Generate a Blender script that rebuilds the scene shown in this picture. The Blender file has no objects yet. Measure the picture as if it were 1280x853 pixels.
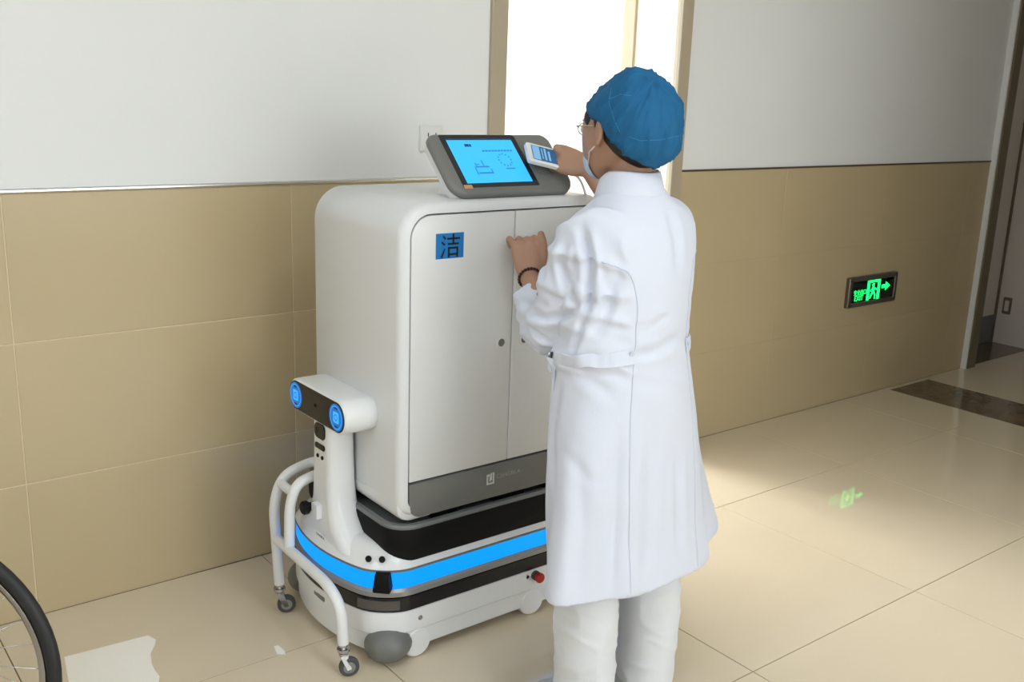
import bpy, bmesh, math, random
from mathutils import Vector, Matrix, noise
from mathutils.bvhtree import BVHTree
random.seed(7)
scn = bpy.context.scene
COL = scn.collection
PI = math.pi
V = Vector

# ------------------------------------------------------------------ camera
def cam_axes(yaw, pitch, roll):
    cy, sy, cp, sp = math.cos(yaw), math.sin(yaw), math.cos(pitch), math.sin(pitch)
    fwd = V((sy * cp, cy * cp, -sp)); right = V((cy, -sy, 0)); up = right.cross(fwd)
    cr, sr = math.cos(roll), math.sin(roll)
    return right * cr + up * sr, up * cr - right * sr, fwd
cr_, cu_, cf_ = cam_axes(0.6684, 0.2463, 0.0349)
cd = bpy.data.cameras.new('camera'); cam = bpy.data.objects.new('camera', cd); COL.objects.link(cam)
M3 = Matrix((cr_, cu_, -cf_)).transposed()
cam.matrix_world = Matrix.Translation((0, -2.858, 1.5123)) @ M3.to_4x4()
cd.sensor_width = 36; cd.lens = 1253.0 / 1280 * 36; cd.clip_start = 0.05
scn.camera = cam

# ------------------------------------------------------------------ world, lights, exposure
w = bpy.data.worlds.new('world'); scn.world = w; w.use_nodes = True
bg = w.node_tree.nodes['Background']; bg.inputs[0].default_value = (0.93, 0.97, 1.0, 1); bg.inputs[1].default_value = 2.2
def area(name, loc, look, sx, sy, watt, col=(1, 1, 1), spread=PI):
    l = bpy.data.lights.new(name, 'AREA'); l.shape = 'RECTANGLE'; l.size = sx; l.size_y = sy
    l.energy = watt; l.color = col; l.spread = spread
    o = bpy.data.objects.new(name, l); COL.objects.link(o); o.location = loc
    o.rotation_euler = (V(look) - V(loc)).to_track_quat('-Z', 'Y').to_euler()
    return o
# daylight through the lobby window (opposite wall, behind the camera)
area('lobby_window_daylight', (2.2, -6.84, 1.58), (2.2, 0, 1.0), 2.6, 1.7, 66, (0.91, 0.96, 1.0))
area('side_fill_light', (-3.34, -2.6, 1.55), (1.0, -1.2, 0.5), 2.4, 1.7, 12, (0.94, 0.975, 1.0))  # added fill from the left, brightens the cabinet's side
# daylight through the window of the room behind the open door
area('room_window_daylight', (2.05, 3.84, 1.75), (2.6, 0, 0.9), 1.8, 1.5, 290, (0.95, 0.97, 1.0))
scn.view_settings.view_transform = 'Standard'; scn.view_settings.look = 'None'
scn.view_settings.gamma = 1; scn.view_settings.use_curve_mapping = False
scn.view_settings.exposure = 0.20

# ------------------------------------------------------------------ materials
def lin(c):
    return tuple((x / 255 / 12.92 if x / 255 <= 0.04045 else ((x / 255 + 0.055) / 1.055) ** 2.4) for x in c)
MATS = {}
def mat(name, rgb, rough=0.5, metal=0.0, spec=0.5, var=0.0, nscale=8.0, bump=0.0, bscale=60.0, emit=None, estr=0.0,
        trans=0.0, sss=0.0, rnd=0.0, stretch=None, coat=0.0, alpha=1.0):
    m = bpy.data.materials.new(name); m.use_nodes = True
    nt = m.node_tree; N = nt.nodes; L = nt.links; b = N['Principled BSDF']
    c = lin(rgb)
    b.inputs['Base Color'].default_value = (*c, 1); b.inputs['Roughness'].default_value = rough
    b.inputs['Metallic'].default_value = metal; b.inputs['Specular IOR Level'].default_value = spec
    b.inputs['Transmission Weight'].default_value = trans; b.inputs['Coat Weight'].default_value = coat
    b.inputs['Subsurface Weight'].default_value = sss
    if sss: b.inputs['Subsurface Radius'].default_value = (0.012, 0.005, 0.003)
    if emit:
        b.inputs['Emission Color'].default_value = (*lin(emit), 1); b.inputs['Emission Strength'].default_value = estr
    tc = N.new('ShaderNodeTexCoord'); mp = N.new('ShaderNodeMapping'); L.new(tc.outputs['Object'], mp.inputs[0])
    if stretch: mp.inputs['Scale'].default_value = stretch
    if var or rnd:
        oi = N.new('ShaderNodeObjectInfo'); n1 = N.new('ShaderNodeTexNoise'); n1.noise_dimensions = '4D'
        n1.inputs['Scale'].default_value = nscale; n1.inputs['Detail'].default_value = 6
        mu = N.new('ShaderNodeMath'); mu.operation = 'MULTIPLY'; mu.inputs[1].default_value = 17.0
        L.new(oi.outputs['Random'], mu.inputs[0]); L.new(mu.outputs[0], n1.inputs['W']); L.new(mp.outputs[0], n1.inputs[0])
        mr = N.new('ShaderNodeMapRange'); mr.inputs['From Min'].default_value = 0.25; mr.inputs['From Max'].default_value = 0.75
        mr.inputs['To Min'].default_value = 1 - var; mr.inputs['To Max'].default_value = 1 + var
        L.new(n1.outputs[0], mr.inputs['Value'])
        r2 = N.new('ShaderNodeMapRange'); r2.inputs['To Min'].default_value = 1 - rnd; r2.inputs['To Max'].default_value = 1 + rnd
        L.new(oi.outputs['Random'], r2.inputs['Value'])
        mm = N.new('ShaderNodeMath'); mm.operation = 'MULTIPLY'; L.new(mr.outputs[0], mm.inputs[0]); L.new(r2.outputs[0], mm.inputs[1])
        vm = N.new('ShaderNodeVectorMath'); vm.operation = 'SCALE'; vm.inputs[0].default_value = c
        L.new(mm.outputs[0], vm.inputs['Scale']); L.new(vm.outputs[0], b.inputs['Base Color'])
    if bump:
        n2 = N.new('ShaderNodeTexNoise'); n2.inputs['Scale'].default_value = bscale; n2.inputs['Detail'].default_value = 4
        bp = N.new('ShaderNodeBump'); bp.inputs['Strength'].default_value = bump; bp.inputs['Distance'].default_value = 0.01
        L.new(mp.outputs[0], n2.inputs[0]); L.new(n2.outputs[0], bp.inputs['Height']); L.new(bp.outputs[0], b.inputs['Normal'])
    MATS[name] = m
    return m
mat('plaster', (230, 231, 230), 0.85, var=0.015, nscale=2, bump=0.02, bscale=90)
mat('wall_tile', (192, 174, 138), 0.25, spec=0.35, var=0.035, nscale=2.2, rnd=0.012)
mat('wall_grout', (224, 207, 172), 0.8)
mat('floor_tile', (223, 208, 181), 0.02, spec=0.5, var=0.03, nscale=2.5, rnd=0.01, stretch=(1, 2.2, 1))
mat('floor_grout', (128, 110, 84), 0.8)
mat('brown_stone', (112, 92, 74), 0.15, var=0.25, nscale=14)
mat('steel_trim', (225, 225, 222), 0.22, metal=1.0)
mat('bronze_trim', (92, 78, 58), 0.4, metal=0.3)
mat('frame_beige', (176, 163, 140), 0.4, var=0.03, nscale=5)
mat('frame_cream', (236, 228, 210), 0.45)
mat('frame_brown', (110, 98, 78), 0.45, var=0.03)
mat('door_white', (214, 204, 196), 0.45, var=0.02)
mat('kick_plate', (122, 122, 126), 0.35, metal=0.6)
mat('ceiling_white', (236, 236, 232), 0.9)
mat('fill_diffuser', (255, 255, 255), 0.5, emit=(228, 241, 255), estr=11.5)
m = mat('curtain', (252, 246, 242), 0.9)
nt = m.node_tree; tl = nt.nodes.new('ShaderNodeBsdfTranslucent'); tl.inputs[0].default_value = (*lin((252, 240, 234)), 1); mx = nt.nodes.new('ShaderNodeMixShader'); mx.inputs[0].default_value = 0.65
nt.links.new(nt.nodes['Principled BSDF'].outputs[0], mx.inputs[1]); nt.links.new(tl.outputs[0], mx.inputs[2]); nt.links.new(mx.outputs[0], nt.nodes['Material Output'].inputs[0])
mat('glass', (255, 255, 255), 0.0, trans=1.0)
mat('robot_white', (231, 232, 232), 0.28, spec=0.5, coat=0.2)
mat('cabinet_white', (222, 223, 223), 0.32, spec=0.5)
mat('door_panel', (222, 222, 220), 0.35, spec=0.5)
mat('robot_gray', (112, 112, 108), 0.42, spec=0.5)
mat('console_gray', (118, 118, 115), 0.38, spec=0.5)
mat('silver_band', (150, 150, 148), 0.35, metal=0.5)
mat('black_gloss', (16, 17, 19), 0.22)
mat('black_matte', (8, 8, 9), 0.6, spec=0.2)
mat('dark_slot', (32, 32, 34), 0.5)
mat('tray_gray', (120, 122, 122), 0.4, metal=0.3)
mat('band_gray', (84, 80, 76), 0.45)
mat('led_blue', (2, 40, 120), 0.5, spec=0.2, emit=(0, 150, 255), estr=1.05)
mat('screen_blue', (20, 80, 140), 0.3, emit=(52, 184, 255), estr=0.98)
mat('screen_ink', (20, 80, 150), 0.3, emit=(22, 110, 190), estr=0.9)
mat('screen_dark', (14, 40, 70), 0.3, emit=(10, 50, 90), estr=0.6)
mat('screen_bezel', (22, 30, 38), 0.25)
mat('eye_blue', (8, 60, 110), 0.35, emit=(20, 120, 205), estr=0.62)
mat('eye_light', (40, 150, 230), 0.3, emit=(40, 160, 255), estr=0.85)
mat('eye_ink', (10, 40, 80), 0.3)
mat('sticker_blue', (14, 118, 188), 0.5, var=0.04, nscale=30)
mat('ink_black', (8, 12, 20), 0.6)
mat('logo_white', (205, 205, 202), 0.5)
mat('logo_gray', (150, 150, 146), 0.5)
mat('tag_orange', (205, 160, 110), 0.5)
mat('chrome', (200, 200, 205), 0.18, metal=1.0)
mat('rubber_gray', (70, 72, 74), 0.6)
mat('rubber_black', (34, 35, 36), 0.55, bump=0.1, bscale=200)
mat('red_plastic', (170, 40, 36), 0.35)
mat('floor_mark', (252, 249, 240), 0.7, var=0.01)
mat('sign_black', (10, 14, 14), 0.3)
mat('sign_green', (20, 200, 90), 0.4, emit=(20, 255, 110), estr=1.9)
mat('sign_frame', (120, 112, 104), 0.35, metal=0.7)
mat('socket_white', (226, 226, 224), 0.4)
mat('skin', (170, 130, 106), 0.5, sss=0.08, var=0.05, nscale=25, bump=0.05, bscale=220)
mat('coat_cloth', (214, 218, 230), 0.85, spec=0.2, bump=0.06, bscale=260)
mat('coat_seam', (202, 208, 221), 0.85, spec=0.2)
mat('trouser_cloth', (220, 222, 225), 0.85, spec=0.2, bump=0.08, bscale=240)
mat('cap_cloth', (24, 94, 138), 0.75, spec=0.3, var=0.08, nscale=20, bump=0.12, bscale=120)
mat('cap_seam', (46, 128, 174), 0.75)
mat('mask_blue', (178, 198, 222), 0.8)
mat('loop_white', (225, 222, 215), 0.7)
mat('hair_black', (24, 20, 18), 0.5)
mat('eye_white', (230, 228, 224), 0.3)
mat('glass_frame', (190, 180, 165), 0.3, metal=0.6)
mat('bead_dark', (58, 26, 20), 0.4)
mat('shoe_white', (206, 208, 212), 0.6, bump=0.05)
mat('pda_white', (228, 228, 226), 0.4)
mat('pda_screen', (30, 60, 90), 0.2, emit=(40, 95, 140), estr=0.6)
mat('pda_light', (90, 140, 180), 0.2, emit=(120, 165, 200), estr=0.6)

# ------------------------------------------------------------------ mesh helpers
def new_obj(name, me, m=None, parent=None, smooth=None):
    o = bpy.data.objects.new(name, me); COL.objects.link(o)
    if m and not me.materials: me.materials.append(MATS[m])
    if smooth is not None:
        me.polygons.foreach_set('use_smooth', [True] * len(me.polygons))
        if smooth < 180: me.set_sharp_from_angle(angle=math.radians(smooth))
        me.update()
    if parent: o.parent = parent
    return o
class MB:
    """collects vertices and faces for ONE mesh object"""
    def __init__(s): s.v = []; s.f = []
    def add(s, vs, fs):
        k = len(s.v); s.v += [tuple(p) for p in vs]; s.f += [tuple(i + k for i in f) for f in fs]; return s
    def loft(s, rings, cap0=True, cap1=True, closed=True):
        n = len(rings[0]); vs = [p for r in rings for p in r]; fs = []
        for i in range(len(rings) - 1):
            for j in range(n if closed else n - 1):
                a = i * n + j; b = i * n + (j + 1) % n
                fs.append((a, b, b + n, a + n))
        if cap0: fs.append(tuple(range(n - 1, -1, -1)))
        if cap1: fs.append(tuple(range((len(rings) - 1) * n, len(rings) * n)))
        return s.add(vs, fs)
    def box(s, a, b):
        (x0, y0, z0), (x1, y1, z1) = a, b
        vs = [(x0, y0, z0), (x1, y0, z0), (x1, y1, z0), (x0, y1, z0), (x0, y0, z1), (x1, y0, z1), (x1, y1, z1), (x0, y1, z1)]
        return s.add(vs, [(3, 2, 1, 0), (4, 5, 6, 7), (0, 1, 5, 4), (1, 2, 6, 5), (2, 3, 7, 6), (3, 0, 4, 7)])
    def tube(s, path, r, n=12, cap=True, sx=1.0):
        """round tube along a polyline; r is a number or a list"""
        P = [V(p) for p in path]; rs = r if isinstance(r, (list, tuple)) else [r] * len(P)
        T = []
        for i in range(len(P)):
            t = (P[min(i + 1, len(P) - 1)] - P[max(i - 1, 0)]); T.append(t.normalized())
        up = V((0, 0, 1)) if abs(T[0].z) < 0.9 else V((1, 0, 0))
        u = T[0].cross(up).normalized(); rings = []
        for i in range(len(P)):
            u = (u - T[i] * u.dot(T[i])).normalized(); vv = T[i].cross(u)
            rings.append([P[i] + (u * math.cos(2 * PI * k / n) * sx + vv * math.sin(2 * PI * k / n)) * rs[i] for k in range(n)])
        return s.loft(rings, cap, cap)
    def ball(s, c, rx, ry=None, rz=None, n=16, m=10, rot=None):
        ry = ry or rx; rz = rz or rx; c = V(c); vs = []; fs = []
        for i in range(1, m):
            for j in range(n):
                a = PI * i / m; b = 2 * PI * j / n
                p = V((rx * math.sin(a) * math.cos(b), ry * math.sin(a) * math.sin(b), rz * math.cos(a)))
                vs.append(c + (rot @ p if rot else p))
        t = V((0, 0, rz)); q = V((0, 0, -rz)); vs += [c + (rot @ t if rot else t), c + (rot @ q if rot else q)]
        for i in range(m - 2):
            for j in range(n): fs.append((i * n + j, (i + 1) * n + j, (i + 1) * n + (j + 1) % n, i * n + (j + 1) % n))
        k = (m - 1) * n
        for j in range(n):
            fs.append((k, j, (j + 1) % n)); fs.append((k + 1, (m - 2) * n + (j + 1) % n, (m - 2) * n + j))
        return s.add(vs, fs)
    def mesh(s, name):
        me = bpy.data.meshes.new(name); me.from_pydata(s.v, [], s.f); me.validate()
        bm = bmesh.new(); bm.from_mesh(me); bmesh.ops.recalc_face_normals(bm, faces=bm.faces); bm.to_mesh(me); bm.free()
        return me
    def build(s, name, m, parent=None, smooth=35):
        return new_obj(name, s.mesh(name), m, parent, smooth)
def rrect(x0, x1, y0, y1, r, n=6):
    """rounded rectangle outline; r = radius or (bl, br, tr, tl)"""
    rs = r if isinstance(r, (list, tuple)) else (r,) * 4
    out = []
    for (cx, cy, a0, q) in ((x0 + rs[0], y0 + rs[0], PI, rs[0]), (x1 - rs[1], y0 + rs[1], 1.5 * PI, rs[1]),
                            (x1 - rs[2], y1 - rs[2], 0, rs[2]), (x0 + rs[3], y1 - rs[3], 0.5 * PI, rs[3])):
        for k in range(n + 1):
            a = a0 + 0.5 * PI * k / n; out.append((cx + q * math.cos(a), cy + q * math.sin(a)))
    return out
def inset(poly, d):
    """inset a convex outline by d (vertex normals)"""
    n = len(poly); out = []
    for i in range(n):
        p0 = V(poly[i - 1]); p = V(poly[i]); p1 = V(poly[(i + 1) % n])
        k = 1
        while (p - p0).length < 1e-6: k += 1; p0 = V(poly[i - k])
        k = 1
        while (p1 - p).length < 1e-6: k += 1; p1 = V(poly[(i + k) % n])
        a = (p - p0).normalized(); b = (p1 - p).normalized()
        na = V((-a.y, a.x)); nb = V((-b.y, b.x)); m = (na + nb)
        m = m / max(0.3, m.dot(na)) if m.length > 1e-6 else na
        out.append((p.x + m.x * d, p.y + m.y * d))
    return out
def fillet(pts, r, n=6):
    """polyline with rounded corners"""
    P = [V(p) for p in pts]; out = [P[0]]
    for i in range(1, len(P) - 1):
        a = (P[i - 1] - P[i]); b = (P[i + 1] - P[i]); d = min(r, a.length * 0.49, b.length * 0.49)
        A = P[i] + a.normalized() * d; B = P[i] + b.normalized() * d
        for k in range(n + 1):
            t = k / n; out.append(A * (1 - t) ** 2 + P[i] * 2 * t * (1 - t) + B * t * t)
    out.append(P[-1]); return out
def empty(name, loc, label=None, cat=None, group=None, kind=None):
    o = bpy.data.objects.new(name, None); COL.objects.link(o); o.location = loc; o.empty_display_size = 0.1
    tag(o, label, cat, group, kind); return o
def tag(o, label=None, cat=None, group=None, kind=None):
    if label: o['label'] = label
    if cat: o['category'] = cat
    if group: o['group'] = group
    if kind: o['kind'] = kind
    return o
def keep(o, parent):
    """parent without moving (parent is an unrotated Empty)"""
    o.parent = parent; o.matrix_parent_inverse = Matrix.Translation(-parent.location); return o
def P_(mb, name, m, parent, smooth=35, label=None):
    o = mb.build(name, m, None, smooth)
    o.parent = parent
    if parent.parent is None: o.matrix_parent_inverse = Matrix.Translation(-parent.location)
    if label: o['label'] = label
    return o
def remesh(mb, name, m, vox, smooth_it=6, parent=None, fac=0.5):
    me = mb.mesh(name + '_raw'); o = bpy.data.objects.new(name + '_raw', me); COL.objects.link(o)
    md = o.modifiers.new('r', 'REMESH'); md.mode = 'VOXEL'; md.voxel_size = vox; md.use_smooth_shade = True
    if smooth_it:
        sm = o.modifiers.new('s', 'SMOOTH'); sm.iterations = smooth_it; sm.factor = fac
    dg = bpy.context.evaluated_depsgraph_get(); dg.update()
    out = bpy.data.meshes.new_from_object(o.evaluated_get(dg)); out.name = name
    bpy.data.objects.remove(o); bpy.data.meshes.remove(me)
    out.materials.clear()
    return out
def put(me, name, m, parent, smooth=180):
    o = new_obj(name, me, m, None, smooth)
    o.parent = parent
    if parent.parent is None: o.matrix_parent_inverse = Matrix.Translation(-parent.location)
    return o
def text_mesh(s, size):
    cu = bpy.data.curves.new('t', 'FONT'); cu.body = s; cu.size = size; cu.extrude = 0.0004
    o = bpy.data.objects.new('t', cu); COL.objects.link(o)
    dg = bpy.context.evaluated_depsgraph_get(); dg.update()
    me = bpy.data.meshes.new_from_object(o.evaluated_get(dg)); bpy.data.objects.remove(o); me.materials.clear()
    return me

# ================================================================== SETTING
DX0, DX1 = 2.184, 3.03          # clear opening of the open door
E0, E1 = 5.70, 6.50             # clear opening of the closed door further right
RAIL = 1.206
WT = 0.24                       # wall thickness
CEIL = 2.8
# back wall, white plaster, with two door openings
b = MB()
for (x0, x1, z0) in ((-3.5, DX0 - 0.02, RAIL), (DX1 + 0.02, E0 - 0.0, RAIL), (DX0 - 0.02, DX1 + 0.02, 2.12), (E0, E1, 2.12), (E1, 9.0, RAIL)):
    b.box((x0, 0.002, z0), (x1, WT, CEIL))
for (x0, x1) in ((-3.5, DX0 - 0.02), (DX1 + 0.02, E0), (E1, 9.0)):
    b.box((x0, 0.013, 0), (x1, WT, RAIL))
wall_back = tag(b.build('wall_back', 'plaster', None, 30), kind='structure')
for (x0, x1, gm, gy) in ((-3.5, 2.116, 'wall_grout', 0.002), (3.105, 5.66, 'wall_tile', 0.0009), (6.58, 9.0, 'wall_tile', 0.0009)):
    gb = MB(); gb.box((x0, gy, 0.0), (x1, 0.0135, RAIL - 0.001)); gb.build('grout_bed', gm, wall_back, 30)
def slab(w_, h_, t, ch=0.0012):
    """one tile in local XY, top at z=0, chamfered"""
    m_ = MB(); o0 = [(-w_ / 2, -h_ / 2), (w_ / 2, -h_ / 2), (w_ / 2, h_ / 2), (-w_ / 2, h_ / 2)]
    i0 = [(x + (ch if x < 0 else -ch), y + (ch if y < 0 else -ch)) for x, y in o0]
    m_.loft([[(x, y, -t) for x, y in o0], [(x, y, -ch * 0.6) for x, y in o0], [(x, y, 0) for x, y in i0]])
    return m_.mesh('tile')
_tiles = {}
def tile(name, x0, x1, y0, y1, parent, m, wall=False, gap=0.0015, t=0.010):
    key = (round(x1 - x0, 3), round(y1 - y0, 3), m, wall)
    if key not in _tiles:
        me = slab(x1 - x0 - 2 * gap, y1 - y0 - 2 * gap, t); me.materials.append(MATS[m])
        if wall: me.transform(Matrix.Rotation(PI / 2, 4, 'X'))
        _tiles[key] = me
    o = bpy.data.objects.new(name, _tiles[key]); COL.objects.link(o); o.parent = parent
    o.location = ((x0 + x1) / 2, 0.0, (y0 + y1) / 2) if wall else ((x0 + x1) / 2, (y0 + y1) / 2, 0.0)
    return o
WX = [0.559 + 0.8133 * k for k in range(-5, 3)]
for a, c in ((-3.5, 2.116), (3.105, 5.66), (6.58, 9.0)):
    js = [a] + [x for x in [0.559 + 0.8133 * k for k in range(-5, 11)] if a + 0.05 < x < c - 0.05] + [c]
    for i in range(len(js) - 1):
        for r in range(3):
            tile('wall_tile', js[i], js[i + 1], r * 0.402, (r + 1) * 0.402, wall_back, 'wall_tile', True, gap=0.0011 if a > 3 else 0.0019)
# metal trim on top of the tiles
b = MB(); prof = [(0.003, 0), (-0.006, 0), (-0.009, 0.003), (-0.009, 0.008), (-0.006, 0.011), (0.003, 0.011)]
b.loft([[(x, y, RAIL + z) for y, z in prof] for x in (-3.5, 2.116)])
tag(b.build('trim_1', 'steel_trim', None, 30), kind='structure')
b = MB(); prof = [(0.003, 0), (-0.004, 0), (-0.004, 0.007), (0.003, 0.007)]
for x0, x1 in ((3.105, 5.655), (6.59, 9.0)): b.loft([[(x, y, RAIL + z) for y, z in prof] for x in (x0, x1)])
tag(b.build('trim_2', 'bronze_trim', None, 30), kind='structure')

# floor: grout bed + tiles, brown stone belt
fb = MB(); fb.box((-3.5, -7.0, -0.15), (9.0, 0.013, -0.004)); fb.box((1.0, 0.0, -0.15), (7.5, 4.0, -0.0045))
floor = tag(fb.build('floor', 'floor_grout', None, 30), kind='structure')
BX0, BX1 = 4.855, 5.24
xs = [2.8424 + 0.8 * k for k in range(-8, 3)]
xa = [-3.5] + [x for x in xs if -3.45 < x < BX0 - 0.03] + [BX0]
ys = [0.0, -0.578] + [-0.578 - 0.8 * k for k in range(1, 8)] + [-7.0]
for i in range(len(xa) - 1):
    for j in range(len(ys) - 1):
        if xa[i] > 3.6 and ys[j] < -2.7: continue
        tile('floor_tile', xa[i], xa[i + 1], ys[j + 1], ys[j], floor, 'floor_tile', gap=0.0015)
xb = [BX1 + 0.8 * k for k in range(0, 5)] + [9.0]
for i in range(len(xb) - 1):
    for j in range(4):
        tile('floor_tile', xb[i], xb[i + 1], ys[j + 1], ys[j], floor, 'floor_tile', gap=0.0015)
for k in range(4):
    tile('belt_stone', BX0, BX1, max(-2.6, -0.03 - 0.8 * (k + 1)), -0.03 - 0.8 * k, floor, 'brown_stone', gap=0.0008)
tile('belt_end', BX0, BX1, -0.03, 0.0, floor, 'floor_tile', gap=0.0008)
tile('threshold_stone', E0 - 0.0, E1, 0.0, 0.27, floor, 'brown_stone', gap=0.0008)
tile('threshold_stone', DX0, DX1, 0.0, 0.27, floor, 'brown_stone', gap=0.0008)
for i in range(8):
    for j in range(5):
        tile('floor_tile', 1.0 + 0.8 * i, 1.8 + 0.8 * i, 0.27 + 0.746 * j, 0.27 + 0.746 * (j + 1), floor, 'floor_tile')

# lobby shell (outside the frame)
b = MB()
for (x0, x1, z0, z1) in ((-3.7, 0.9, 0, CEIL), (3.5, 3.8, 0, CEIL), (0.9, 3.5, 0, 0.7), (0.9, 3.5, 2.45, CEIL)):
    b.box((x0, -7.2, z0), (x1, -7.0, z1))
tag(b.build('wall_front', 'plaster', None, 30), kind='structure')
b = MB()
for (y0, y1, z0, z1) in ((-7.0, -3.8, 0, CEIL), (-1.4, 0.2, 0, CEIL), (-3.8, -1.4, 0, 0.7), (-3.8, -1.4, 2.4, CEIL)): b.box((-3.7, y0, z0), (-3.5, y1, z1))
tag(b.build('wall_left', 'plaster', None, 30), kind='structure')
b = MB(); b.box((3.6, -7.0, 0), (3.8, -2.6, CEIL)); b.box((3.8, -2.8, 0), (9.0, -2.6, CEIL)); b.box((9.0, -2.8, 0), (9.2, 0.24, CEIL))  # unseen walls, set in close to keep light off the far right
tag(b.build('shade_wall_right', 'plaster', None, 30), kind='structure')
b = MB(); b.box((-3.7, -7.2, CEIL), (9.2, 4.2, CEIL + 0.15)); tag(b.build('ceiling', 'ceiling_white', None, 30), kind='structure')
def window(name, x0, x1, z0, z1, y, n):
    f = MB()
    f.box((x0, y - 0.05, z0), (x1, y + 0.03, z0 + 0.05)); f.box((x0, y - 0.05, z1 - 0.05), (x1, y + 0.03, z1))
    for k in range(n + 1):
        xx = x0 + (x1 - x0 - 0.05) * k / n; f.box((xx, y - 0.05, z0 + 0.05), (xx + 0.05, y + 0.03, z1 - 0.05))
    return tag(f.build(name, 'frame_cream', None, 30), kind='structure')
window('window_1', 0.9, 3.5, 0.7, 2.45, -7.1, 3)
# room behind the open door
b = MB()
for (x0, x1, z0, z1) in ((0.8, 1.1, 0, CEIL), (7.0, 7.7, 0, CEIL), (1.1, 7.0, 0, 0.35), (1.1, 7.0, 2.6, CEIL)):
    b.box((x0, 4.0, z0), (x1, 4.2, z1))
b.box((0.8, 0.24, 0), (1.0, 4.0, CEIL)); b.box((7.5, 0.24, 0), (7.7, 4.0, CEIL))
tag(b.build('wall_room', 'plaster', None, 30), kind='structure')
window('window_2', 1.1, 7.0, 0.35, 2.6, 4.1, 5)
f = MB()
for yy in (-3.8, -2.625, -1.45): f.box((-3.64, yy, 0.75), (-3.56, yy + 0.05, 2.35))
for zz in (0.70, 2.35): f.box((-3.64, -3.8, zz), (-3.56, -1.4, zz + 0.05))
tag(f.build('fill_window', 'frame_cream', None, 30), kind='structure')  # unseen window, added for the side fill
# sheer curtain in front of the room's window
cur = MB(); cpt = []
for k in range(421):
    x_ = 3.9 + 3.3 * k / 420; cpt.append((x_, 3.93 + 0.022 * math.sin(k * 0.42) + 0.008 * math.sin(k * 1.13)))
cur.loft([[(x_, y_, z_) for x_, y_ in cpt] for z_ in (0.06, 2.7)], False, False, False)
co_ = cur.build('curtain', None, None, 180); co_.data.materials.append(MATS['curtain'])
tag(co_, 'white sheer curtain glowing in daylight beyond the open door', 'curtain')

# ------------------------------------------------------------------ open door frame
d1 = empty('door_1', (2.61, 0, 0), kind='structure')
def casing(x0, x1, z1, y0, y1, ch):
    m_ = MB(); o0 = [(x0, y1), (x0, y0 + ch), (x0 + ch, y0), (x1 - ch, y0), (x1, y0 + ch), (x1, y1)]
    m_.loft([[(x, y, z) for x, y in o0] for z in (0.0, z1)]); return m_
P_(casing(2.116, DX0, 2.17, -0.014, 0.013, 0.004), 'casing', 'frame_beige', d1, 30)
P_(casing(DX1 + 0.012, 3.105, 2.17, -0.014, 0.013, 0.004), 'casing', 'frame_beige', d1, 30)
m_ = MB(); m_.box((DX0, -0.014, 2.10), (DX1 + 0.012, 0.013, 2.17)); P_(m_, 'casing_head', 'frame_beige', d1, 30)
for xx, s in ((DX0, -1), (DX1, 1)):
    m_ = MB(); m_.box((min(xx, xx + s * 0.02), 0.002, 0), (max(xx, xx + s * 0.02), WT + 0.03, 2.12)); P_(m_, 'jamb_lining', 'frame_cream', d1, 30)
m_ = MB(); m_.loft([[(DX1 + 0.012, -0.012, z), (DX1 + 0.002, -0.008, z), (DX1 - 0.004, 0.003, z), (DX1 + 0.012, 0.003, z)] for z in (0, 2.1)])
P_(m_, 'jamb_bead', 'frame_cream', d1, 30)
m_ = MB(); m_.loft([[(DX1, WT - 0.012, z), (DX1 - 0.010, WT - 0.008, z), (DX1 - 0.016, WT + 0.05, z), (DX1 + 0.06, WT + 0.05, z), (DX1 + 0.06, WT, z), (DX1, WT, z)] for z in (0, 2.1)])
P_(m_, 'door_stop', 'frame_beige', d1, 30)
# ------------------------------------------------------------------ closed door at the end of the corridor
d2 = empty('door_2', (6.1, 0.25, 0), kind='structure')
P_(casing(5.655, 5.76, 2.2, -0.035, 0.013, 0.012), 'casing', 'frame_brown', d2, 30)
P_(casing(6.50, 6.58, 2.2, -0.035, 0.013, 0.012), 'casing', 'frame_brown', d2, 30)
m_ = MB(); m_.box((5.642, -0.03, 0), (5.655, 0.012, 2.2)); P_(m_, 'lit_edge', 'plaster', d2, 30)  # pale strip paints in the casing side that catches light
m_ = MB(); m_.box((5.70, 0.25, 0.003), (6.5, 0.29, 2.12)); P_(m_, 'door_leaf', 'door_white', d2, 30)
m_ = MB(); m_.box((5.70, 0.244, 0.004), (6.49, 0.25, 0.185)); P_(m_, 'kick_plate', 'kick_plate', d2, 30)
m_ = MB(); m_.box((6.485, 0.013, 0), (6.5, 0.245, 2.12)); P_(m_, 'jamb_lining', 'door_white', d2, 30)
m_ = MB(); m_.box((6.474, 0.236, 0), (6.486, 0.25, 2.12)); P_(m_, 'weather_seal', 'frame_brown', d2, 30)
m_ = MB(); m_.loft([[(6.481 - e, yy, zz) for yy, zz in rrect(0.15, 0.205, 0.20, 0.31, 0.008, 3)] for e in (-0.005, 0.001)])
hp = P_(m_, 'strike_plate', 'frame_brown', d2, 30)
m_ = MB(); m_.loft([[(6.479 - e, yy, zz) for yy, zz in rrect(0.165, 0.192, 0.22, 0.29, 0.006, 3)] for e in (-0.004, 0.0015)])
P_(m_, 'strike_inlay', 'door_white', d2, 30)

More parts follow.
